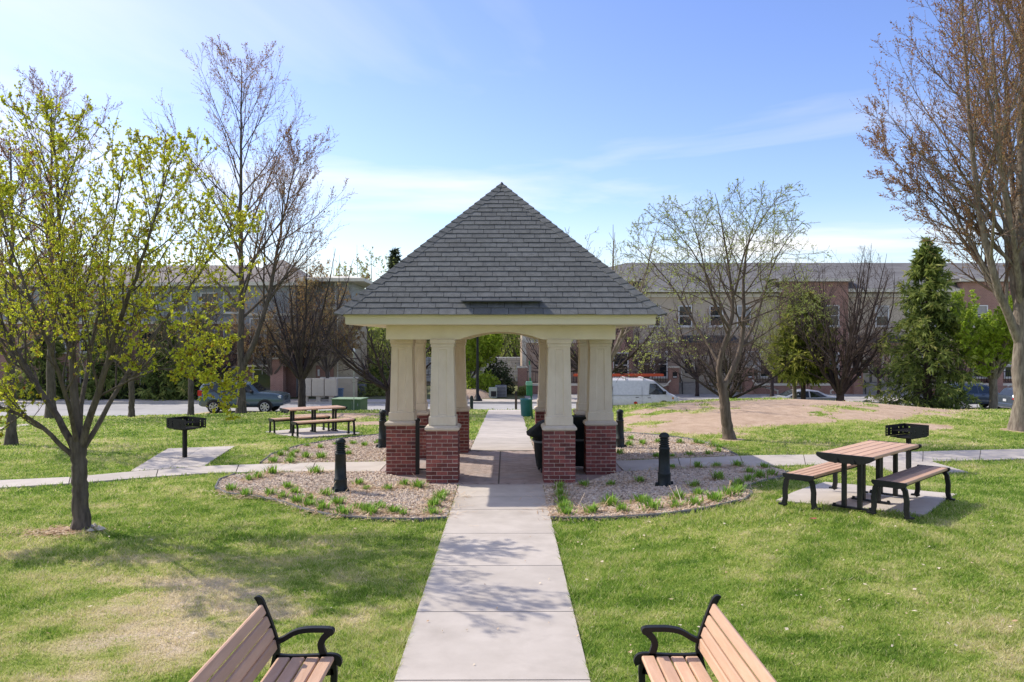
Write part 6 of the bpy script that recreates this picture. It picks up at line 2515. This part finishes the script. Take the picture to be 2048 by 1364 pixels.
# 7. crabapple on the right lawn
x, y = gp(1460, 879)
loc = (x, y, Gs(x, y) - .02)
rng = np.random.default_rng(606)
tr7 = [(LP(loc, (1460, 880), (1452, 830), (1449, 790), (1443, 765)), .15, .125, .35),
       (LP(loc, (1446, 775), (1432, 745), (1440, 715, -.1), (1462, 660, -.2), (1470, 600, -.3), (1458, 540, -.3), (1450, 480, -.3), (1440, 420, -.3), (1430, 385, -.3)), .085, .006, 0),
       (LP(loc, (1448, 775), (1470, 735, .1), (1488, 680, .2), (1488, 610, .2), (1488, 540, .2), (1500, 470, .2), (1525, 400, .2)), .088, .006, 0),
       (LP(loc, (1488, 690, .2), (1510, 650, .4), (1525, 600, .6), (1545, 530, .8), (1580, 470, .9), (1610, 440, 1.)), .045, .005, 0),
       (LP(loc, (1440, 730), (1418, 690, .3), (1385, 640, .6), (1352, 580, .8), (1300, 520, 1.0), (1255, 480, 1.1)), .05, .005, 0),
       (LP(loc, (1462, 660, -.2), (1430, 610, -.6), (1410, 540, -1.), (1395, 470, -1.2), (1370, 420, -1.3)), .045, .005, 0),
       (LP(loc, (1462, 650, -.2), (1420, 560, .4), (1385, 500, .7), (1340, 450, .8), (1300, 430, .8)), .038, .005, 0),
       (LP(loc, (1488, 610, .2), (1540, 590, -.3), (1600, 600, -.5), (1630, 620, -.6)), .025, .004, 0),
       (LP(loc, (1428, 742), (1380, 700, -.5), (1320, 690, -.8), (1260, 720, -1.), (1232, 765, -1.)), .025, .004, 0),
       (LP(loc, (1470, 590, -.3), (1490, 500, -.8), (1530, 430, -1.1), (1560, 390, -1.2)), .035, .005, 0)]
ENV7 = env_ell((.0, 0, 3.8), (3.1, 2.8, 3.0), 2.5)
tree('crabapple_tree', 'sparse crabapple with tiny pale green leaves on the right lawn', loc, tr7,
     [dict(k=14, t0=.22, t1=.98, ang=48, angj=14, ratio=.42, fall=.4, n=8, wig=.11, up=.03, rmul=.5, tip=.005, only=slice(1, None)),
      dict(k=7, t0=.12, t1=1, ang=48, angj=16, ratio=.48, fall=.4, n=6, wig=.12, up=.02, rmul=.6, tip=.004, lmin=.1),
      dict(k=5, t0=.2, t1=1, ang=45, angj=15, ratio=.45, fall=.3, n=4, wig=.12, up=.03, rmul=.6, tip=.0025, lmin=.06)],
     rng, 'bark_brown', 'twig_brown',
     [(2, 2, 2, .032, dict(spread=.8, aspect=.5, ahead=.6, t0=.2, frac=.8)), (1, 3, 3, .036, dict(spread=.8, aspect=.5, t0=.3, frac=.85)), (0, 4, 3, .036, dict(spread=.8, aspect=.5, t0=.3, frac=.85))], 'leaf_crab', nbig=1, env=ENV7)


def vase(label, loc, H, r, seed, W, fork=.18, nl=9, spread=38, leafd=None, leafm='bud_red', name='crabapple_tree', bark_='bark_dark', twig='twig_dark', k2=9, k3=6, k4=0, up=.06, group='bare dark trees'):
    rng = np.random.default_rng(seed)
    tr_ = [([(0, 0, 0), (.02, 0, H * fork * .6), (0, 0, H * fork)], r, r * .85, .3)]
    for i in range(nl):
        a = 2 * PI * i / nl + rng.normal(0, .25)
        s = math.tan(R(spread * rng.uniform(.35, 1.1)))
        hh = H * rng.uniform(.8, 1.0) if s < .5 else H * rng.uniform(.6, .85)
        pts = [(0, 0, H * fork * .92)]
        for t in (.25, .5, .75, 1.):
            rad = min(s * (hh - H * fork) * t ** .85, W * .95)
            pts.append((rad * math.cos(a) + rng.normal(0, .05), rad * math.sin(a) + rng.normal(0, .05), H * fork + (hh - H * fork) * t ** 1.15))
        tr_.append((pts, r * .5, .008, 0))
    env = env_ell((0, 0, H * .58), (W, W, H * .46))
    lv = [dict(k=k2, t0=.15, t1=.98, ang=38, angj=10, ratio=.36, fall=.4, n=8, wig=.07, up=up, rmul=.55, tip=.006, only=slice(1, None)),
          dict(k=k3, t0=.15, t1=1, ang=38, angj=12, ratio=.42, fall=.4, n=5, wig=.09, up=up, rmul=.65, tip=.0045, lmin=.12)]
    if k4:
        lv.append(dict(k=k4, t0=.15, t1=1, ang=40, angj=12, ratio=.45, fall=.3, n=4, wig=.09, up=up, rmul=.7, tip=.004, lmin=.1))
    return tree(name, label, loc, tr_, lv, rng, bark_, twig, leafd, leafm, nbig=1, env=env, group=group)


def at_px(px, y, dz=0.0):
    x = ray_at(px, 0, y)[0]
    z = Gs(x, y) if y < 46.4 else (STREET_Z + (.116 if y > 57 else 0))
    return (x, y, z + dz)


# dark bare trees along the street
vase('dark bare crabapple behind the left picnic table, before the mailboxes', at_px(604, 38.5), 8.0, .19, 11, 2.7, .2, 10, 34, k2=10, k3=7, k4=2, leafd=[(1, 2, 1, .05, dict(frac=.4))])
vase('dark bare tree leaning out from behind the left brick pier', at_px(778, 33.0), 5.2, .17, 12, 3.0, .22, 10, 52, k2=9, k3=6, k4=2)
vase('dark bare crabapple half hidden behind the right columns', at_px(1196, 33.5), 5.6, .17, 13, 3.2, .22, 11, 52, k2=10, k3=7, k4=2, leafd=[(1, 2, 2, .05, dict(frac=.5))], leafm='leaf_crab')
vase('wispy pale crabapple rising behind the right slope of the roof', at_px(1218, 30.0), 7.4, .13, 14, 2.4, .25, 9, 34, k2=9, k3=5, k4=3, bark_='bark_tan', twig='twig_pale', leafd=[(2, 2, 2, .04, dict(frac=.7)), (1, 2, 2, .045, dict(frac=.6))], leafm='leaf_crab', group=None)
vase('dark bare tree directly behind the sparse crabapple', at_px(1457, 46.2), 6.4, .2, 15, 4.0, .18, 13, 52, k2=12, k3=8, k4=3)
vase('bare vase shaped tree fanning up before the townhouses', at_px(1682, 44.5), 9.8, .24, 16, 3.5, .15, 18, 32, k2=12, k3=7, k4=3)
vase('dark bare tree between the white van and the townhouses', at_px(1292, 61.0), 6.8, .16, 17, 3.8, .22, 11, 50, k2=11, k3=8, k4=3)
for p, y_, H, W, sd, lab in ((1395, 62.5, 7.4, 3.4, 61, 'bare brown tree by the left flight of townhouse steps'), (1545, 62.0, 7.0, 3.4, 62, 'bare brown tree before the middle terrace of the townhouses'), (1760, 62.5, 6.8, 3.2, 63, 'bare brown tree between the fan shaped tree and the big spruce'),
                             (1930, 62.0, 7.2, 3.4, 64, 'bare brown tree behind the dark grey SUV'), (1110, 61.0, 6.2, 3.2, 65, 'bare brown tree by the brick corner pier, seen under the arch'), (440, 59.8, 8.6, 3.4, 66, 'bare brown tree across the street just left of the bay front'), (600, 60.8, 9.0, 3.2, 67, 'bare brown tree before the left building behind the mailboxes')):
    vase(lab, at_px(p, y_), H, .15, sd, W, .22, 11, 46, k2=11, k3=8, k4=3, bark_='bark_dark', twig='twig_red', leafd=[(1, 2, 1, .07, dict(frac=.5))], leafm='leaf_tan')
for p, s_, lab in ((265, 21, 'thin trunked bare tree left of the SUV, crown lost in the maple'), (383, 22, 'thin trunked bare tree at the rear of the blue grey SUV')):
    vase(lab, at_px(p, 37.0), 6.4, .14, s_, 2.2, .3, 8, 36, k2=9, k3=6, bark_='bark_grey', twig='twig_grey', leafd=[(1, 2, 2, .06, dict(frac=.5))], leafm='leaf_tan')
# young green tree at the right, light green tree behind the arch
rngs = dict(k2=12, k3=8, k4=4)
vase('young bright green tree beside the dark grey SUV', at_px(1990, 43.0), 7.3, .23, 31, 3.1, .3, 11, 50, name='maple_tree', bark_='bark_tan', twig='twig_grey', leafd=[(2, 3, 4, .10, dict(droop=.5, aspect=.6, t0=.2)), (1, 3, 3, .10, dict(droop=.5, aspect=.6))], leafm='leaf_young', group=None, **rngs)
vase('bright yellow green young tree framed by the arch', at_px(935, 64.5), 7.6, .16, 32, 3.0, .14, 12, 40, name='young_tree', bark_='bark_tan', twig='twig_grey', leafd=[(2, 3, 3, .15, dict(aspect=.6)), (1, 4, 3, .16, dict(aspect=.6))], leafm='leaf_young', group=None, **rngs)
vase('loose yellow green tree over the golden conifer by the silver sedan', at_px(1590, 47.5), 7.8, .14, 33, 2.9, .25, 10, 42, name='young_tree', bark_='bark_tan', twig='twig_pale', leafd=[(2, 2, 2, .07, dict(aspect=.55, frac=.8)), (1, 3, 2, .07, dict(aspect=.55))], leafm='leaf_haze', group=None, **rngs)
vase('tan budded tree beside the tower of the left building', at_px(655, 60.5), 10.6, .17, 34, 3.0, .2, 10, 34, name='young_tree', bark_='bark_grey', twig='twig_grey', leafd=[(2, 2, 2, .12, dict(frac=.8)), (1, 3, 2, .12, dict())], leafm='leaf_tan', group=None, **rngs)
vase('tan budded tree before the bay of the left building', at_px(545, 60.2), 8.8, .17, 35, 3.6, .2, 10, 44, name='young_tree', bark_='bark_grey', twig='twig_red', leafd=[(2, 2, 2, .10, dict(frac=.7)), (1, 3, 2, .10, dict())], leafm='leaf_tan', group=None, **rngs)
# far trees between the two buildings
for i, (p, y_, H, W, lm) in enumerate(((690, 92, 14.5, 3.4, 'leaf_tan'), (742, 88, 15.0, 4.2, 'leaf_haze'), (815, 95, 14.0, 4.5, 'leaf_haze'), (742, 74, 7.4, 3.6, 'leaf_haze'), (795, 80, 8.0, 4.2, 'leaf_young'), (870, 84, 9.5, 5.0, 'leaf_haze'), (985, 86, 10.0, 5.5, 'leaf_haze'), (1040, 90, 10, 5, 'leaf_young'), (925, 96, 11, 6, 'leaf_young'), (640, 96, 14, 4, 'leaf_tan'))):
    lab = ['tall thin far tree right of the tower roof', 'tall far tree left of the roof slope', 'far tree behind the left roof slope of the pavilion', 'hazy green tree over the block wall left of the columns', 'light green far tree between the left columns', 'hazy far tree behind the left front column', 'broad hazy far tree in the middle of the arch', 'light green far tree at the right of the arch', 'broad light green far tree at the left of the arch', 'tan far tree behind the tower roof'][i]
    vase(lab, (ray_at(p, 0, y_)[0], y_, GZ - .1), H, .2, 50 + i, W, .14, 10, 38, name='far_tree', bark_='bark_grey', twig='twig_grey', k2=9, k3=6, k4=2, leafd=[(2, 2, 2, .2, dict(frac=.8)), (1, 3, 2, .2, dict())], leafm=lm, group='far trees between the buildings')


def conifer(label, loc, H, Rb, seed, mat_, z0=.06, nwh=20, per=9, droop=.25, bushy=1.0, trunk_r=.2, name='spruce_tree', pw=.85, q=3, size=.24):
    rng = np.random.default_rng(seed)
    root = thing(name, label, 'tree', loc)
    Pt = np.stack([np.zeros(12), np.zeros(12), np.linspace(0, H * .97, 12)], 1)[None]
    V, Fq = tubes([(Pt, np.linspace(trunk_r, .02, 12)[None], 8)])
    raw('trunk', V, Fq, 4, 'bark_dark', root, None, True)
    P0, D0, L0 = [], [], []
    for i in range(nwh):
        t = z0 + (1 - z0) * (i / nwh) ** 1.05
        Lm = Rb * (1 - t) ** pw * (1 if i > 1 else .8) + .12
        for j in range(per):
            a = 2 * PI * j / per + i * .7 + rng.normal(0, .2)
            P0.append((0, 0, H * t + rng.normal(0, H * .012)))
            e = .05 + .55 * t + rng.normal(0, .1)
            D0.append((math.cos(a), math.sin(a), e))
            L0.append(Lm * rng.uniform(.62, 1.12))
    P0, D0, L0 = map(np.array, (P0, D0, L0))
    Pb = grow(P0, D0, L0, 8, rng, .05, -droop * .35)
    # tips turn up again
    Pb[:, 5:, 2] += (np.linspace(0, 1, 3)[None] ** 2) * L0[:, None] * .08
    Rb_ = taper(np.full(len(Pb), .035), 8, .006)
    Ps, Rs = spawn(Pb, Rb_, int(9 * bushy), rng, .15, 1., 52, 12, .32, .45, 5, .08, -.10, .6, .005, None, .08)
    V, Fq = tubes([(Pb, Rb_, 4)])
    kind(raw('branches', V, Fq, 4, 'bark_dark', root, None, True), 'stuff')
    C, T = along(Ps, 5, rng, .0, 1.)
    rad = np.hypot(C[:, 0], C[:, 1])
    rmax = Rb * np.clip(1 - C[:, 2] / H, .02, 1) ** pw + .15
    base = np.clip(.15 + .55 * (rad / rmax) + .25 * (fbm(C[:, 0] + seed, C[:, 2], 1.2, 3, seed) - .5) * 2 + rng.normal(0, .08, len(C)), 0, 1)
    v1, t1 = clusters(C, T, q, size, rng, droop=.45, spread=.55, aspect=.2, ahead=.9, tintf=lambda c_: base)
    C2, T2 = along(Pb, 9, rng, .1, 1.)
    v2, t2 = clusters(C2, T2, q, size, rng, droop=.2, spread=.6, aspect=.2, ahead=.8, tintf=lambda c_: np.full(len(c_), .45))
    V = np.concatenate([v1, v2])
    T = np.concatenate([t1, t2])
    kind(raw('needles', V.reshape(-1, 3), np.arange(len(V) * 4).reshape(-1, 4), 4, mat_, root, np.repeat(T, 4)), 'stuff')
    return root


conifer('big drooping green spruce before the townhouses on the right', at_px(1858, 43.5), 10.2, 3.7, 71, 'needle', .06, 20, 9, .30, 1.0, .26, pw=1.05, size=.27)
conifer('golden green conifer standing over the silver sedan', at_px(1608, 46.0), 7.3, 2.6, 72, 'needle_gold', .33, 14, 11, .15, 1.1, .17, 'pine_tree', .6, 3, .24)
conifer('dark far spruce tip left of the pavilion roof', (ray_at(790, 0, 88)[0], 88, GZ), 14.6, 2.3, 73, 'needle_dark', .1, 20, 8, .3, .7, .2, size=.4)
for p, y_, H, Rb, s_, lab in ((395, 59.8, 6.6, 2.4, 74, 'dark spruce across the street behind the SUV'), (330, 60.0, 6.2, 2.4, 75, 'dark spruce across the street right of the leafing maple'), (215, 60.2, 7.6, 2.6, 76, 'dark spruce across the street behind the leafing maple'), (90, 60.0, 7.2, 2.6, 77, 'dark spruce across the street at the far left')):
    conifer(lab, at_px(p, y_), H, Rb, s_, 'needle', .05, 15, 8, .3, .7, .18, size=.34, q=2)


def shrub(label, loc, rx, rz_, seed, mat_, n=900, size=.16, name='shrub', group=None):
    rng = np.random.default_rng(seed)
    root = thing(name, label, 'shrub', loc, 0, group)
    d = nrm(rng.normal(0, 1, (60, 3)))
    d[:, 2] = np.abs(d[:, 2]) + .25
    Pb = grow(np.zeros((60, 3)), d, np.full(60, rz_ * .9), 5, rng, .12, .05)
    V, Fq = tubes([(Pb, taper(np.full(60, .025), 5, .006), 3)])
    kind(raw('stems', V, Fq, 4, 'twig_grey', root), 'stuff')
    r_ = rng.uniform(.35, 1.05, n) ** .5
    p = nrm(rng.normal(0, 1, (n, 3))) * r_[:, None]
    p[:, 2] = np.abs(p[:, 2])
    lump = .75 + .5 * vnoise(p[:, 0] * 3 + seed, p[:, 1] * 3 + p[:, 2] * 2, 1.0, seed)
    C = p * lump[:, None] * np.array([rx, rx, rz_]) + np.array([0, 0, .05])
    v, t = clusters(C, nrm(p), 4, size, rng, spread=.8, aspect=.5)
    kind(raw('leaves', v.reshape(-1, 3), np.arange(len(v) * 4).reshape(-1, 4), 4, mat_, root, np.repeat(t, 4)), 'stuff')
    return root


shrub('bright green round shrub beside the lamp post behind the arch', (ray_at(972, 0, 62.8)[0], 62.8, GZ), 1.25, 1.9, 81, 'leaf_young', 900)
shrub('light green shrub at the left of the arch behind the lamp post', (ray_at(928, 0, 62.5)[0], 62.5, GZ), 1.1, 1.6, 82, 'leaf_young', 800)
shrub('dark evergreen shrub behind the bright green shrub by the brick corner', (ray_at(994, 0, 65.2)[0], 65.2, GZ), 1.5, 2.6, 83, 'needle_dark', 1100)
shrub('dark evergreen shrub left of the leftmost column', (ray_at(765, 0, 66)[0], 66, GZ), 1.4, 2.6, 84, 'needle', 1000)
shrub('low brown green hedge plant beside the left building', (ray_at(735, 0, 64)[0], 64, GZ), 2.0, 1.1, 85, 'leaf_haze', 900)
shrub('small yellow green shrub under the terrace wall behind the bin', (ray_at(1048, 0, 63.5)[0], 63.5, GZ), .55, .7, 86, 'leaf_haze', 300)
m = MB()
m.lathe([(2.4, 0), (1.9, .35), (1.1, .62), (.3, .72)], sides=18)
mo = m.build('mulch_mound', 'mulch', None, (ray_at(938, 0, 62.2)[0], 62.2, GZ - .05))
kind(mo, 'structure')
# low shrubs along the far side of the street on the left and under the right terraces
for i in range(5):
    shrub('low shrub in the row along the far side of the street, %s from the left' % ORD[i], (-43 + i * 3.6, 61.2, GZ), 1.3, 1.0, 90 + i, 'needle_dark' if i % 3 else 'leaf_haze', 420, .2, 'shrub', 'shrubs along the far side of the street')
# ragged far wood closing the horizon behind everything
rng = np.random.default_rng(99)
n = 9000
xx = rng.uniform(-130, 130, n)
yy = rng.uniform(112, 135, n)
zz = rng.uniform(0, 1, n) ** .8 * (4.5 + 5.5 * fbm(xx, yy * .2, .09, 4, 7)) + GZ
v, t = clusters(np.c_[xx, yy, zz], np.tile([[0, 0, 1.]], (n, 1)), 3, 1.1, rng, spread=.7, aspect=.5)
kind(raw('far_wood', v.reshape(-1, 3), np.arange(len(v) * 4).reshape(-1, 4), 4, 'leaf_haze', None, np.repeat(t * .6, 4)), 'stuff')
print('tris', sum(sum(len(p.vertices) - 2 for p in o.data.polygons) if len(o.data.polygons) < 2000 else len(o.data.loops) - 2 * len(o.data.polygons) for o in SC.objects if o.type == 'MESH'), 'objects', len(SC.objects))
